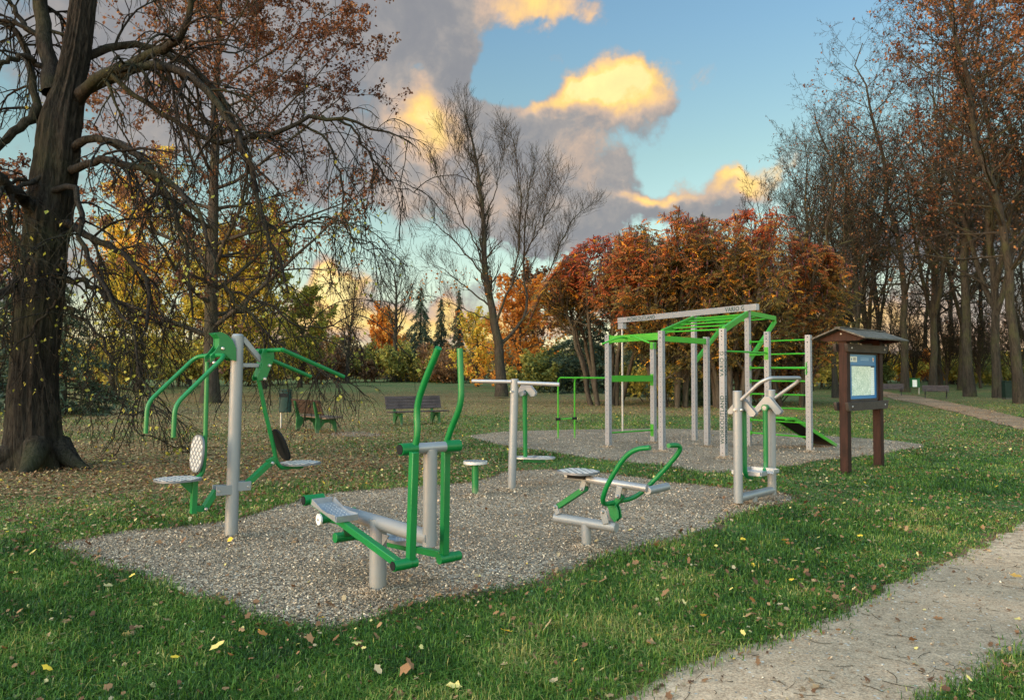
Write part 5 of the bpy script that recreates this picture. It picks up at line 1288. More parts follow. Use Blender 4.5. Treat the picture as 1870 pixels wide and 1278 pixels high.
# ================================================================== the big linden on the left
def lp(cv, D):
    """photo points with their distance -> world"""
    D = D if isinstance(D, (list, tuple)) else [D] * len(cv)
    if len(D) == 2 and len(cv) != 2: D = list(np.linspace(D[0], D[1], len(cv)))
    return [tuple(at(x, y, d)) for (x, y), d in zip(cv, D)]
def linden():
    rng = np.random.default_rng(21); base = np.array([LINDEN[0] + .02, LINDEN[1], 0.0])
    trunk = lp([(66, 862), (64, 790), (62, 700), (68, 600), (76, 500), (88, 400), (104, 300), (112, 220), (128, 150), (143, 70), (152, 0), (158, -120), (168, -300), (185, -520)], 13.0)
    tr = [.47, .41, .36, .34, .335, .335, .335, .315, .225, .205, .185, .15, .11, .04]
    P0, R0 = resample(trunk, tr, 130)
    # fluted trunk with root flare and bark ridges
    k = 110; q = np.arange(k) / k * 2 * np.pi
    z = P0[:, 2] - P0[0, 2]; fl = np.exp(-np.maximum(z, 0) / .42)[:, None]
    rad = R0[:, None] * (1 + fl * (.13 * np.cos(5 * q + .6)[None] + .08 * np.cos(3 * q + 2.0)[None]) + .045 * np.sin(7 * q[None] + 1.3 * z[:, None]) + .03 * np.sin(13 * q[None] - 2.1 * z[:, None]) + 0 * q[None]) 
    ph = np.cumsum(rng.normal(0, .10, (130, 1)), 0); ph2 = np.cumsum(rng.normal(0, .14, (130, 1)), 0)
    rad = rad + .014 * (1 - np.abs(np.sin(9 * q[None] + ph + .8 * np.sin(3 * q[None] + ph2)))) ** 1.5 * 2 - .012 * np.abs(np.sin(16 * q[None] - ph2 + 1.1 * np.sin(4 * q[None] + ph))) + rng.normal(0, .0035, (130, k))
    V = P0[:, None] + np.stack([np.cos(q)[None] * rad, np.sin(q)[None] * rad, np.zeros_like(rad)], -1); V[0, :, 2] = -.08
    i = np.arange(129)[:, None] * k + np.arange(k)[None]; j = np.arange(129)[:, None] * k + ((np.arange(k) + 1) % k)[None]
    root = thing('linden_tree', tuple(base), 'huge dark linden at the left edge with fluted trunk and arching drooping limbs', 'tree')
    # visible roots reaching right
    rootsP = []; 
    for pts, rr in (([(.2, .05, .40), (.48, -.10, .18), (.72, -.18, .05), (.95, -.22, -.05)], (.20, .14, .08, .04)), ([(-.3, -.1, .4), (-.7, -.3, .16), (-1.1, -.5, -.04)], (.22, .15, .06)), ([(.05, -.3, .42), (.15, -.62, .18), (.2, -.95, -.05)], (.22, .15, .06))):
        rootsP.append(resample(np.array(pts) + base, rr, 14))
    Vt, Qt = tubes(np.stack([a for a, b in rootsP]), np.stack([b for a, b in rootsP]), 12)
    limbs = [  # photo points, distances, radii
        ([(95, 170), (86, 110), (78, 50), (72, 0), (62, -150), (40, -380)], (13, 13.6), (.24, .19, .18, .17, .12, .04)),
        ([(140, 178), (155, 165), (196, 134), (282, 96), (330, 72), (345, 20), (372, -120)], (13, 12.0), (.17, .14, .12, .105, .09, .07, .03)),
        ([(140, 185), (165, 158), (241, 124), (296, 120), (344, 138), (382, 172), (427, 241), (458, 310), (479, 396), (505, 470), (530, 540)], (13, 11.2), (.15, .13, .115, .105, .095, .085, .075, .06, .05, .035, .02)),
        ([(145, 125), (160, 104), (193, 88), (241, 84), (293, 93), (365, 138), (413, 193), (448, 265), (470, 350)], (13.1, 14.2), (.13, .11, .10, .09, .085, .075, .06, .045, .02)),
        ([(128, 275), (148, 262), (179, 253), (241, 275), (282, 327), (320, 379), (337, 440), (345, 520), (352, 590)], (13, 11.6), (.12, .10, .09, .08, .07, .055, .045, .035, .018)),
        ([(125, 312), (141, 306), (179, 298), (234, 303), (293, 327), (335, 355), (372, 420), (395, 500)], (13, 11.0), (.12, .10, .088, .08, .07, .055, .04, .018)),
        ([(100, 400), (148, 420), (165, 430), (224, 461), (251, 492), (275, 537), (268, 590), (255, 640)], (13, 11.2), (.11, .09, .08, .07, .055, .045, .03, .015)),
        ([(80, 500), (118, 510), (160, 515), (215, 555), (270, 580), (320, 600)], (13, 12.0), (.09, .07, .06, .045, .035, .015)),
        ([(88, 350), (130, 340), (150, 400), (158, 470), (190, 520), (235, 590), (265, 700), (290, 760)], (12.8, 10.6), (.09, .07, .06, .05, .04, .03, .02, .012)),
        ([(200, 134), (300, 215), (400, 258), (470, 248), (528, 231), (587, 212), (635, 220), (676, 231), (724, 250), (760, 262)], (12.6, 13.4), (.06, .06, .06, .06, .055, .05, .04, .03, .02, .01)),
        ([(587, 212), (635, 225), (666, 269), (690, 303), (724, 341), (769, 357)], (13.2, 13.6), (.035, .032, .028, .022, .015, .008)),
        ([(540, 228), (566, 231), (600, 269), (621, 330), (628, 396), (650, 440), (690, 470)], (13.2, 12.8), (.035, .033, .03, .025, .02, .014, .008)),
        ([(344, 500), (400, 525), (440, 538), (491, 560), (547, 594), (609, 589), (665, 562)], (11.8, 11.6), (.035, .035, .032, .028, .022, .016, .008)),
        ([(479, 396), (520, 420), (560, 405), (610, 400), (655, 440), (700, 455)], (11.6, 12.2), (.035, .03, .028, .022, .016, .008)),
        ([(395, 480), (440, 560), (500, 620), (560, 660), (610, 690), (640, 700)], (11.2, 11.0), (.03, .03, .026, .022, .015, .008)),
        ([(70, 195), (40, 228), (0, 262), (-60, 320), (-120, 420)], (13, 12.2), (.13, .11, .09, .06, .02)),
        ([(85, 250), (75, 200), (58, 150), (40, 80), (0, 40), (-60, 20)], (13, 13.6), (.12, .10, .09, .08, .06, .03)),
        ([(85, 130), (45, 105), (0, 118), (-60, 150)], (13.2, 12.4), (.08, .07, .06, .02)),
        ([(75, 70), (40, 40), (10, -10), (-30, -80)], (13.2, 13.4), (.07, .06, .05, .02)),
        ([(70, 400), (48, 375), (25, 350), (0, 328), (-60, 270)], (13, 11.6), (.17, .15, .14, .13, .07)),
        ([(66, 520), (40, 512), (10, 530), (-30, 560), (-80, 640)], (13, 12.2), (.11, .10, .09, .06, .02)),
        ([(62, 330), (30, 345), (20, 400), (45, 480), (20, 540)], (12.6, 11.4), (.06, .05, .045, .03, .012)),
        ([(90, 320), (60, 330), (30, 330), (0, 345), (-40, 400)], (12.8, 12.0), (.06, .055, .045, .04, .02)),
        ([(118, 470), (110, 540), (60, 600), (20, 640)], (12.5, 12.2), (.05, .04, .03, .012)),
        ([(122, 560), (170, 600), (205, 660), (225, 740), (262, 795)], (12.3, 11.2), (.04, .035, .028, .02, .01))]
    LP, LR = [], []
    for pts, D, r in limbs:
        a, b = resample(lp(pts, D), np.array(r) * .70, 22); LP.append(a); LR.append(b)
    LP = np.stack(LP); LR = np.stack(LR)
    LP[:, 1:, :] += rng.normal(0, .025, LP[:, 1:, :].shape)
    Vl, Ql = tubes(LP, LR, 9)
    Vtr = V.reshape(-1, 3); Q0 = np.stack([i, j, j + k, i + k], -1).reshape(-1, 4)
    VV_ = np.concatenate([Vtr, Vt, Vl]); QQ = np.concatenate([Q0, Qt + len(Vtr), Ql + len(Vtr) + len(Vt)])
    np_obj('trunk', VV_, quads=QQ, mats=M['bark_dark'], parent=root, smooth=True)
    ln = np.linalg.norm(np.diff(LP, axis=1), axis=2).sum(1)
    # upper stems above the picture carry their own limbs
    U = np.stack([resample(trunk[9:], tr[9:], 16)[0]]); UR = np.stack([resample(trunk[9:], tr[9:], 16)[1]])
    A1, AR = spawn(U, UR, rng, 12, .1, 1, 60, 12, 3.2, 12, -.15, .08, .4, .02, .3, rel=False)
    P2a, R2a = spawn(LP, LR, rng, np.maximum(3, np.round(ln * 4.0)).astype(int), .16, 1.0, 52, 18, 1.45, 9, -.30, .12, .42, .0095, .35, rel=False, tip=.35)
    P2b, R2b = spawn(A1, AR, rng, 7, .2, 1.0, 50, 15, 1.5, 9, -.35, .12, .5, .0095, .3, rel=False, tip=.35)
    P2 = np.concatenate([P2a, P2b]); R2 = np.concatenate([R2a, R2b])
    P3, R3 = spawn(P2, R2, rng, 7, .12, 1.0, 42, 15, .62, 7, -.28, .13, .6, .0052, .35, rel=False, tip=.6)
    P4, R4 = spawn(P3, R3, rng, 2, .2, 1.0, 38, 15, .30, 5, -.20, .13, .7, .0042, .3, rel=False, tip=.7)
    for q in (P2, P3, P4): q[:, :, 2] = np.maximum(q[:, :, 2], .35 + .2 * rng.random(q.shape[:1])[:, None])
    sets = [(A1, AR, 7), (P2, R2, 4), (P3, R3, 3), (P4, R4, 3)]; Vs, Qs, o = [], [], 0
    for P, R, kk in sets:
        v, qd = tubes(P, R, kk); Vs.append(v); Qs.append(qd + o); o += len(v)
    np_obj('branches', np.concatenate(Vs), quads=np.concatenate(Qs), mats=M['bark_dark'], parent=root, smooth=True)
    # the last yellow leaves hang mostly low and to the right
    p = along(P3, rng, 9000, .2, .03)
    pr = np.where(p[:, 2] < 4.6, .15, .03) * np.where(p[:, 2] < 2.2, 1.3, 1)
    p = p[rng.random(len(p)) < pr]
    np_obj('crown', leaf_quads(p, rng, .060, .25, 1.2, .42), quads=np.arange(len(p) * 4).reshape(-1, 4), mats=M['l_linden'], parent=root, tint=rng.beta(2, 2, len(p)))
linden()
# ================================================================== bare tree in the middle
def middle_tree():
    rng = np.random.default_rng(5); D = 50.0; b = at(916, 722, D); zg = gzf(b.x, D); base = np.array([b.x, D, zg])
    limbs = [([(916, 724), (916, 700), (914, 677), (911, 633), (905, 600), (898, 573), (893, 529), (885, 469), (881, 380), (872, 300), (860, 240), (845, 185)], 0, (.48, .36, .33, .30, .28, .25, .21, .18, .14, .09, .055, .015)),
             ([(912, 630), (921, 625), (940, 600), (958, 579), (964, 547), (956, 514), (957, 463), (960, 400), (968, 340), (985, 290)], 1.5, (.22, .21, .19, .17, .15, .12, .10, .08, .05, .02)),
             ([(905, 595), (912, 572), (925, 540), (937, 514), (946, 439), (950, 380), (945, 310), (935, 250)], -2, (.18, .16, .14, .12, .10, .08, .05, .02)),
             ([(958, 579), (985, 540), (1010, 480), (1035, 420), (1060, 390), (1085, 370)], 2.5, (.12, .10, .08, .06, .04, .015)),
             ([(957, 470), (985, 420), (1010, 370), (1030, 330)], 0, (.08, .06, .04, .015)),
             ([(896, 560), (870, 540), (840, 515), (805, 490), (775, 480)], 2, (.12, .09, .07, .04, .015)),
             ([(892, 525), (865, 480), (830, 440), (795, 410), (770, 395)], -2.5, (.11, .09, .07, .04, .015)),
             ([(885, 470), (860, 430), (830, 370), (805, 330), (790, 300)], 1.5, (.10, .08, .06, .04, .015)),
             ([(882, 400), (905, 350), (915, 290), (920, 230)], 1, (.08, .06, .04, .012)),
             ([(878, 350), (850, 320), (825, 270), (812, 225)], -1.5, (.07, .05, .035, .012)),
             ([(898, 585), (870, 575), (835, 560), (800, 545), (770, 540)], -1, (.08, .06, .05, .03, .012)),
             ([(937, 514), (965, 450), (990, 390), (1000, 320)], -3, (.08, .06, .04, .012)),
             ([(912, 640), (880, 632), (850, 620), (830, 600)], .5, (.06, .045, .03, .012)),
             ([(880, 380), (862, 330), (858, 270), (838, 215)], 2, (.06, .05, .03, .012))]
    LP, LR = [], []
    for pts, dd, r in limbs:
        a, rr = resample(lp(pts, (D, D + dd) if dd else D), r if not dd and r[0] > .4 else np.array(r) * .56, 18); LP.append(a - base); LR.append(rr)
    LP = np.stack(LP); LR = np.stack(LR); LP[:, 2:-1] += rng.normal(0, .05, LP[:, 2:-1].shape); ln = np.linalg.norm(np.diff(LP, axis=1), axis=2).sum(1)
    cnt = np.round(ln * 2.1).astype(int); cnt[0] = 40
    P2, R2 = spawn(LP[:], LR, rng, cnt, .28, 1.0, 40, 12, 1.9, 9, .26, .13, .45, .011, .45, rel=False, tip=.25)
    P3, R3 = spawn(P2, R2, rng, 8, .15, 1.0, 36, 10, 1.25, 6, .2,   .11, .6, .0085, .35, rel=False, tip=.5)
    P4, R4 = spawn(P3, R3, rng, 3, .2, 1.0, 34, 12, .6, 4, .15, .12, .7, .0072, .3, rel=False, tip=.7)
    p = along(P4, rng, 1900, .1, .05); p = p[(p[:, 2] < 8.5) & (rng.random(len(p)) < .8)]
    tree_obj('bare_tree', tuple(base), 'lone nearly leafless tree with upswept crown in the middle of the lawn', 'tree', [(LP, LR, 10)], [(P2, R2, 4), (P3, R3, 3), (P4, R4, 3)], leaf_quads(p, rng, .17), tintof(p, rng, .4, .2, .6), M['bark'], M['l_orange'])
middle_tree()
def gp(x, D):
    u = (x - CX) / F; return (u * D, D, gzf(u * D, D))
# ================================================================== trees behind on the left
plant_tree('oak_tree', gp(385, 43), 'tall rust red oak behind the linden, crown edge against the grey cloud', 'tree', 31, M['bark'], M['l_oak'], 75000, .17, H=27, r0=.42, base=.13, nl=40, limb=.40, lang=68, lup=.14, n2=10, n3=6, n4=3, twig_r=.011, tmid=.47, tscale=.3, ltaper=.35)
plant_tree('maple_tree', gp(255, 60), 'golden leaved maple glowing behind the linden limbs', 'tree', 32, M['bark_far'], M['l_yellow'], 30000, .22, H=17, r0=.26, base=.14, nl=30, limb=.40, lang=55, n2=8, n3=6, n4=2, twig_r=.012, tmid=.66)
plant_tree('maple_tree', gp(480, 66), 'olive yellow maple standing left of the two green benches, behind the trunk line', 'tree', 33, M['bark_far'], M['l_yellow'], 26000, .22, H=14, r0=.24, base=.12, nl=30, limb=.42, lang=55, n2=8, n3=6, n4=0, twig_r=.012, tmid=.45)
plant_tree('maple_tree', gp(345, 78), 'orange brown maple between the golden maple and the oak trunk', 'tree', 34, M['bark_far'], M['l_oak'], 12000, .26, H=15, r0=.24, base=.12, nl=28, limb=.42, lang=55, n2=8, n3=5, n4=0, twig_r=.015, tmid=.55)
plant_tree('maple_tree', gp(25, 62), 'reddish tree beyond the linden trunk at the left border', 'tree', 35, M['bark_far'], M['l_oak'], 11000, .25, H=17, r0=.26, base=.12, nl=28, limb=.36, lang=52, n2=8, n3=5, n4=0, twig_r=.015, tmid=.42)
plant_tree('maple_tree', gp(425, 52), 'yellow green tree whose low crown fills the gap right of the oak trunk', 'tree', 52, M['bark_far'], M['l_yellow'], 30000, .17, H=10.5, r0=.2, base=.10, nl=32, limb=.46, lang=58, n2=8, n3=6, n4=2, twig_r=.012, tmid=.36, lup=.12)
plant_tree('maple_tree', gp(205, 54), 'low yellow tree glowing between the linden trunk and the left green handles', 'tree', 53, M['bark_far'], M['l_yellow'], 26000, .17, H=9.5, r0=.2, base=.10, nl=32, limb=.46, lang=58, n2=8, n3=6, n4=2, twig_r=.012, tmid=.48, lup=.12)
plant_tree('maple_tree', gp(548, 70), 'pale olive tree hanging over the teal bin, at the far lawn edge', 'tree', 54, M['bark_far'], M['l_yellow'], 16000, .2, H=8.5, r0=.18, base=.10, nl=28, limb=.44, lang=55, n2=8, n3=5, n4=2, twig_r=.012, tmid=.30, lup=.15)
plant_conifer('yew_tree', gp(118, 30), 'dark evergreen yew right behind the linden trunk', 'conifer', 36, 5.2, 5.6, 9000, droop=.12, lsize=.22)
plant_conifer('yew_tree', gp(5, 33), 'dark evergreen yew at the left border of the lawn', 'conifer', 37, 5.6, 6.0, 9000, droop=.12, lsize=.22)
plant_tree('young_tree', gp(634, 84), 'slim bare young tree with upright brown twigs before the yellow cloud', 'tree', 38, M['bark_far'], M['l_rust'], 900, .2, H=10.5, r0=.2, base=.18, nl=40, limb=.42, lang=34, lup=.35, n2=7, n3=5, n4=0, twig_r=.016)
plant_tree('bare_tree', gp(722, 98), 'far bare tree with round twiggy crown left of the small spruces', 'tree', 39, M['bark_far'], M['l_rust'], 0, .2, H=15.5, r0=.34, base=.34, nl=30, limb=.46, lang=54, lup=.3, n2=9, n3=5, n4=2, twig_r=.016)
plant_conifer('spruce_tree', gp(768, 92), 'broadest of the three small dark spruces beyond the lawn', 'conifer', 40, 11.4, 8.6, 14000)
plant_conifer('spruce_tree', gp(805, 96), 'shortest and middle one of the three small spruces beyond the lawn', 'conifer', 41, 10.4, 5.6, 9000)
plant_conifer('spruce_tree', gp(838, 99), 'slim spruce beside the orange maple, beyond the lawn', 'conifer', 42, 11.8, 5.4, 9000)
plant_tree('maple_tree', gp(705, 112), 'bright orange maple glowing behind the far bare tree', 'tree', 43, M['bark_far'], M['l_orange'], 9000, .34, H=9.5, r0=.2, base=.1, nl=30, limb=.45, lang=55, n2=7, n3=5, n4=0, twig_r=.02, tmid=.55)
plant_tree('maple_tree', gp(945, 66), 'bright orange maple behind the trunk of the lone bare tree', 'tree', 44, M['bark_far'], M['l_orange'], 16000, .22, H=8.6, r0=.18, base=.05, nl=34, limb=.50, lang=60, n2=8, n3=5, n4=0, twig_r=.014, tmid=.62, lup=.12)
plant_tree('maple_tree', gp(872, 72), 'yellow maple shrub left of the lone bare trunk', 'tree', 45, M['bark_far'], M['l_yellow'], 9000, .22, H=6.6, r0=.14, base=.05, nl=28, limb=.48, lang=58, n2=7, n3=5, n4=0, twig_r=.014, tmid=.75, lup=.12)
plant_tree('cherry_tree', gp(975, 80), 'dark red leaved tree showing above the orange maple', 'tree', 46, M['bark_far'], M['l_oak'], 9000, .25, H=11.5, r0=.2, base=.2, nl=28, limb=.42, lang=50, n2=7, n3=5, n4=0, twig_r=.015, tmid=.42)
plant_tree('maple_tree', gp(595, 104), 'brown orange tree below the brightest yellow cloud', 'tree', 47, M['bark_far'], M['l_rust'], 9000, .3, H=9.5, r0=.2, base=.1, nl=30, limb=.45, lang=52, n2=7, n3=5, n4=0, twig_r=.018, tmid=.75)
plant_conifer('yew_tree', gp(1075, 60), 'wide dark yew left of the lime parallel bars frame', 'conifer', 48, 7.2, 10.5, 30000, droop=.14, lsize=.28)
plant_conifer('spruce_tree', gp(1155, 52), 'small dark spruce seen through the drilled posts', 'conifer', 49, 4.6, 4.4, 8000, lsize=.24)
plant_conifer('spruce_tree', gp(1180, 84), 'pale spruce tip poking above the left of the sumac', 'conifer', 50, 17.2, 5.5, 9000)
plant_conifer('spruce_tree', gp(1286, 80), 'tall spruce tip rising above the middle of the sumac', 'conifer', 51, 18.0, 6.0, 9000)
# shrubs along the far edge of the lawn
SH = [(430, 74, 5.5, 4.2, 'l_olive', .5, 'olive shrub behind the green swing frame, left of the teal bin'), (520, 78, 6, 4.4, 'l_olive', .62, 'yellow olive shrub directly above the teal bin'), (575, 82, 5, 3.8, 'l_rust', .45, 'brown shrub right of the teal bin, at the far lawn edge'),
      (640, 86, 5.5, 3.6, 'l_rust', .35, 'dark brown shrub at the foot of the slim young tree'), (690, 88, 7, 5.0, 'l_olive', .42, 'large olive shrub above the dark brown bench'), (745, 86, 7, 4.3, 'l_olive', .55, 'rounded yellow green shrub right of the large olive one'),
      (800, 88, 6, 4.4, 'l_rust', .5, 'reddish brown shrub below the three spruces'), (840, 82, 5, 3.4, 'l_rust', .7, 'tawny shrub seen between the two tall green arms'), (985, 60, 4, 3.2, 'l_olive', .3, 'low dark shrub under the orange maple'),
      (1010, 88, 7, 4.0, 'l_olive', .35, 'grey green shrub behind the disc golf basket'), (330, 72, 6, 4.2, 'l_olive', .6, 'yellowish shrub behind the bent green handles'), (240, 66, 6, 4.5, 'l_olive', .5, 'olive bush between linden trunk and oak trunk'), (160, 70, 6, 4.5, 'l_rust', .6, 'brown bush right of the linden trunk'),
      (1210, 44, 6, 2.6, 'l_olive', .45, 'low yellowing bush under the many stemmed sumac'), (1385, 44, 6, 2.8, 'l_rust', .45, 'low brown bush under the domed sumac, behind the ladder'), (1265, 40, 2.4, 1.3, 'l_conifer', .5, 'small dark evergreen bush at the foot of the sumac stems'), (1480, 66, 7, 3.9, 'l_olive', .22, 'dark bush left of the map board roof'), (1560, 72, 7, 3.2, 'l_olive', .2, 'dark thicket behind the map board'),
      (1625, 84, 6, 3.4, 'l_yellow', .55, 'golden bush between the map board and the bench trunk'), (1695, 88, 6, 3.2, 'l_orange', .35, 'orange bush behind the forked trunk'), (1755, 78, 6, 3.2, 'l_olive', .5, 'olive bush left of the straight trunk by the path'),
      (1800, 84, 6, 3.4, 'l_yellow', .4, 'yellow bush right of the straight trunk by the path'), (1868, 70, 7, 3.2, 'l_olive', .3, 'dark bush behind the leaning trunk'), (1400, 70, 6, 4.0, 'l_rust', .4, 'brown bush behind the ladder rungs')]
for i, (x, D, W, H, m, tm, lab) in enumerate(SH):
    plant_shrub('shrub', gp(x, D), lab, 'shrub', 60 + i, W, H, M[m], 6500, .13 + .0016 * D, 'shrubs along the far edge of the lawn', tmid=tm)
# ================================================================== sumac
M['bark_sumac'] = bark('bark_sumac', (.022, .018, .014), (.065, .053, .041), .8, .1)
def sumac(x, D, W, H, seed, label, mid, low=.9, tlo=.14):
    rng = np.random.default_rng(seed); loc = gp(x, D); st = 9; N_ = 10; s = np.linspace(0, 1, N_)[None, :, None]
    a = np.arange(st) / st * 6.283 + rng.normal(0, .3, st); rr_ = (.25 + .75 * rng.random(st)) * W * .42
    b0 = np.stack([np.cos(a) * .8, np.sin(a) * .8, 0 * a], -1)[:, None]
    tp = np.stack([np.cos(a) * rr_, np.sin(a) * rr_, H * (.86 - .25 * (rr_ / (W * .5)) ** 2) * np.ones(st)], -1)[:, None]
    P0 = b0 + (tp - b0) * s; P0[:, :, 2] += (np.sin(s[:, :, 0] * 1.57) - s[:, :, 0]) * H * .18; P0[:, 1:] += np.cumsum(rng.normal(0, .07, (st, N_ - 1, 3)), 1)
    R0 = np.repeat(np.linspace(.13, .05, N_)[None], st, 0)
    P1, R1 = spawn(P0, R0, rng, 13, tlo, 1, 48, 12, W * .24, 8, .12, .10, .6, .022, .3, rel=False)
    P2, R2 = spawn(P1, R1, rng, 8, .25, 1, 42, 12, W * .13, 6, .22, .10, .6, .016, .3, rel=False)
    P3, R3 = spawn(P2, R2, rng, 4, .3, 1, 36, 12, W * .055, 4, .35, .10, .7, .012, .3, rel=False, tip=.6)
    top = lambda p: H * np.sqrt(np.clip(1 - (np.hypot(p[..., 0], p[..., 1]) / (W * .56)) ** 2, .02, 1))
    # keep inside one broad dome shared by the group
    DX = 9.15 - loc[0]
    top = lambda p: np.minimum(H * 1.1, 9.1 * np.sqrt(np.clip(1 - np.abs((p[..., 0] - DX) / 8.9) ** 3.4, .12, 1)) * np.clip(1 - (np.abs(p[..., 1]) / (W * .62)) ** 4, .2, 1) ** .5) + .12 * lump(p[..., 0], p[..., 1], 2.2, seed)
    for q in (P1, P2, P3):
        lim = top(q); q[:, :, 2] = np.where(q[:, :, 2] > lim, lim - .2 * rng.random(q.shape[:2]), q[:, :, 2])
    tips = np.concatenate([P2[:, -1], P2[:, -2], P2[:, 3], P2[:, 2], P1[:, -1]]); tips = tips[rng.random(len(tips)) < np.clip(.72 + .5 * lump(tips[:, 0], tips[:, 1] + tips[:, 2], 1.1, seed + 5), .25, 1)]; tips = tips[tips[:, 2] > low]
    nf = 2; T = np.repeat(tips, nf, 0) + rng.normal(0, .08, (len(tips) * nf, 3)); n = len(T)
    az = rng.random(n) * 6.283; Lf = rng.uniform(.32, .60, n); el = rng.normal(.35, .5, n)
    K = 8; ks = (np.arange(K) + .5) / K
    h = np.stack([np.cos(az), np.sin(az), 0 * az], -1); side = np.stack([-np.sin(az), np.cos(az), 0 * az], -1)
    pos = T[:, None] + h[:, None] * (Lf[:, None] * ks)[..., None] * np.cos(el)[:, None, None] + np.array([0, 0, 1.]) * ((np.sin(el)[:, None] * ks - .5 * ks ** 2) * Lf[:, None])[..., None]
    out = []
    for sg in (-1, 1):
        d = nz(side[:, None] * sg * .55 + h[:, None] * .28 + np.array([0, 0, -.3]) + rng.normal(0, .22, (n, K, 3))); ll = .16 * (1 - .5 * np.abs(ks - .45))[None, :, None] * rng.uniform(.8, 1.2, (n, 1, 1))
        b = h[:, None] * .22
        out.append(np.stack([pos, pos + d * ll * .5 + b * ll, pos + d * ll, pos + d * ll * .5 - b * ll], 2).reshape(-1, 4, 3))
    LV = np.concatenate(out)
    hh = T[:, 2] / H; gold = (rng.random(n) < .06)
    ft = np.clip(mid + .8 * (hh - .58) + .28 * lump(T[:, 0] + T[:, 2] * .7, T[:, 1], .8, seed) + rng.normal(0, .15, n), 0, .88); ft[gold] = 1.0
    lt = np.concatenate([np.repeat(ft, K)] * 2)
    root = tree_obj('sumac_shrub', loc, label, 'shrub', [(P0, R0, 8)], [(P1, R1, 5), (P2, R2, 4), (P3, R3, 3)], LV, lt, M['bark_sumac'], M['l_sumac'], 'sumacs behind the workout frame')
    # upright dark red fruit cones
    ct = P2[:, -1]; ct = ct[(ct[:, 2] > H * .5) & (rng.random(len(ct)) < .62)]; m = len(ct); z = np.linspace(0, 1, 4)[None, :, None]
    CP = ct[:, None] + np.array([0, 0, .24]) * z + rng.normal(0, .02, (m, 4, 3)); CR = np.array([.02, .045, .036, .010])[None] * np.ones((m, 1))
    V, Q = tubes(CP, CR, 5); o = np_obj('fruit_cones', V + np.array(loc), quads=Q, mats=M['cone'], parent=root, tint=rng.random(len(V)), smooth=True); o['kind'] = 'stuff'
sumac(1105, 40, 9.2, 8.0, 91, 'open left sumac with gaps of sky in its crown', .46, 3.6, .5)
sumac(1225, 37.5, 8.8, 9.0, 92, 'many stemmed sumac directly behind the lime sloping ladder', .36)
sumac(1338, 36.5, 9.0, 9.3, 94, 'tallest domed sumac behind the rungs of the workout frame', .38)
sumac(1440, 39, 8.8, 9.0, 93, 'rust red sumac whose orange fringe reaches the map board roof', .46)
# ================================================================== the grove on the right
GK = [  # seed, height, trunk radius, crown shape
    dict(seed=101, H=28, r0=.31, base=.34, nl=34, limb=.29, lang=62, lup=.16, n2=9, n3=6, n4=3, twig_r=.010, wig=.85, ltaper=.35),
    dict(seed=102, H=26, r0=.27, base=.26, nl=28, limb=.31, lang=52, lup=.22, n2=9, n3=6, n4=3, twig_r=.010, forks=3, wig=.8, ltaper=.4),
    dict(seed=103, H=28, r0=.28, base=.26, nl=38, limb=.26, lang=66, lup=.08, n2=9, n3=6, n4=3, twig_r=.010, wig=.95, ltaper=.35),
    dict(seed=104, H=21, r0=.24, base=.22, nl=28, limb=.38, lang=46, lup=.30, n2=9, n3=6, n4=3, twig_r=.011, wig=.6, forks=3, ltaper=.45)]
GROUP = 'tall trees of the right grove'
def first(k, leaves, lm, ls, name, x, D, lab, tm=.45):
    kw = dict(GK[k]); sd = kw.pop('seed')
    return plant_tree(name, gp(x, D), lab, 'tree', sd, M['bark_far'], lm, leaves, ls, GROUP, tmid=tm, **kw)
G0 = first(0, 15000, M['l_oak'], .19, 'oak_tree', 1770, 52, 'straight thick trunk on the near side of the second path bench', .45)
G1 = first(1, 2500, M['l_oak'], .18, 'beech_tree', 1702, 61, 'pale forked trunk rising behind the second path bench')
G2 = first(2, 3500, M['l_oak'], .17, 'hornbeam_tree', 1652, 60, 'trunk between the first path bench and the green bin', .5)
G3 = first(3, 300, M['l_rust'], .2, 'ash_tree', 1478, 62, 'bare twiggy tree reaching the sky above the sumac right end')
plant_tree('oak_tree', gp(2105, 25), 'near oak outside the right edge whose rust leaves hang into the upper right corner', 'tree', 111, M['bark_far'], M['l_oak'], 90000, .125, GROUP, H=22, r0=.36, base=.50, nl=34, limb=.42, lang=60, lup=.12, n2=10, n3=7, n4=3, twig_r=.008, tmid=.6, ltaper=.3)
def again(src, x, D, rot, sc, lab, lean=0.0, name=None):
    o = copy_tree(src); o.location = gp(x, D); o.rotation_euler = (rnd.uniform(-.035, .035), lean + rnd.uniform(-.05, .05), math.radians(rot)); o.scale = (sc, sc, sc * rnd.uniform(.95, 1.05)); o['label'] = lab
    if name: o.name = name
    return o
again(G2, 1525, 50, 70, .66, 'pale barked trunk right behind the left post of the map board')
again(G1, 1566, 60, 140, .80, 'dark trunk showing just above the map board ridge')
again(G3, 1592, 66, 40, 1.1, 'bare tree over the right half of the map board roof')
again(G1, 1822, 50, 200, 1.0, 'broad pale trunk left of the tall dark green container')
again(G2, 1862, 42, 10, .95, 'mossy trunk leaning left at the right picture edge, nearest of the grove', -.10)
again(G0, 1945, 44, 300, 1.05, 'rust leaved oak just outside the right edge, its crown hanging in')
again(G1, 1985, 50, 75, 1.1, 'tall beech beyond the right edge, its twigs hanging in')
again(G3, 1545, 78, 120, 1.0, 'thin bare tree far behind the map board')
again(G3, 1430, 76, 250, .82, 'low bare tree before the small peach cloud')
again(G1, 1610, 84, 160, .95, 'slender forked tree in the gap right of the map board')
again(G2, 1735, 80, 210, .95, 'distant trunk between the forked trunk and the straight one')
again(G0, 1795, 82, 30, .9, 'distant dark trunk right of the straight thick trunk')
again(G3, 1885, 72, 320, 1.1, 'bare distant tree at the far right')
again(G2, 1690, 92, 100, .9, 'farthest thin trunk behind the forked tree')
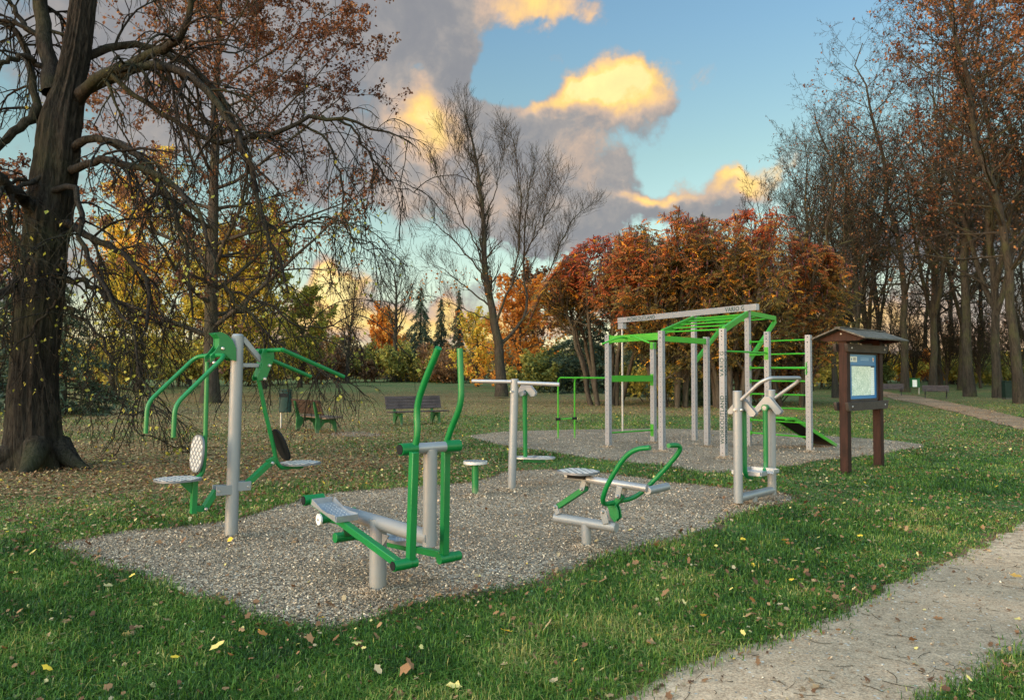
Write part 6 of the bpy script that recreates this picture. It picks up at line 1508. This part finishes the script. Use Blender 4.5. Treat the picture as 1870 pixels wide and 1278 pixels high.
again(G1, 1755, 64, 290, .95, 'twiggy tree just left of the straight thick trunk')
again(G2, 1715, 74, 45, .92, 'dark tree between the forked trunk and the second path bench')
K0 = plant_tree('sapling', gp(1618, 70), 'bare thicket sapling in the gap right of the map board', 'sapling', 121, M['bark_far'], M['l_rust'], 250, .16, 'bare saplings between the trunks', H=8.5, r0=.09, base=.10, nl=34, limb=.42, lang=48, lup=.25, n2=8, n3=5, n4=2, twig_r=.012, forks=3, wig=.3)
for x, D, r, sc, lab in [(1545, 66, 40, .9, 'bare sapling behind the left map board post'), (1590, 74, 90, .8, 'bare sapling low behind the map board panel'), (1668, 72, 150, .95, 'bare sapling right behind the green bin'), (1728, 70, 200, 1.1, 'bare sapling between second path bench and straight trunk'),
                         (1748, 84, 250, .9, 'small far sapling left of the straight trunk'), (1790, 68, 300, 1.05, 'bare sapling right of the straight trunk'), (1812, 78, 20, .9, 'small far sapling left of the broad pale trunk'), (1850, 62, 70, 1.1, 'bare sapling left of the leaning mossy trunk'), (1500, 70, 120, .9, 'bare sapling under the orange sumac fringe')]:
    again(K0, x, D, r, sc, lab)
# ================================================================== the far wood closing the view
def far_wood():
    rng = np.random.default_rng(77); n = 90000; az = rng.uniform(-.95, .95, n); d = rng.uniform(118, 165, n)
    x, y = np.sin(az) * d, np.cos(az) * d; hm = 5.2 + 2.2 * lump(az * 30, d * .05, 1.0, 41) + 1.5 * lump(az * 90, d * .1, 1.0, 42) - 1.6 * np.clip(az * 3 - .6, 0, 1) - 1.0 * np.exp(-((az + .17) / .1) ** 2)
    z = gz(x, y) + rng.random(n) ** .8 * np.maximum(hm, 1.5)
    p = np.stack([x, y, z], -1); LV = leaf_quads(p, rng, .62, .35, .2, .4); t = np.clip(.42 + .4 * lump(az * 14, d * .03, 1, 43) + rng.normal(0, .14, n), 0, 1)
    o = np_obj('far_wood', LV, quads=np.arange(n * 4).reshape(n, 4), mats=M['l_wood'], tint=t); tag(o, 'brown and orange far wood closing the view beyond the lawn', 'far wood', kind='stuff')
far_wood()
twigs()
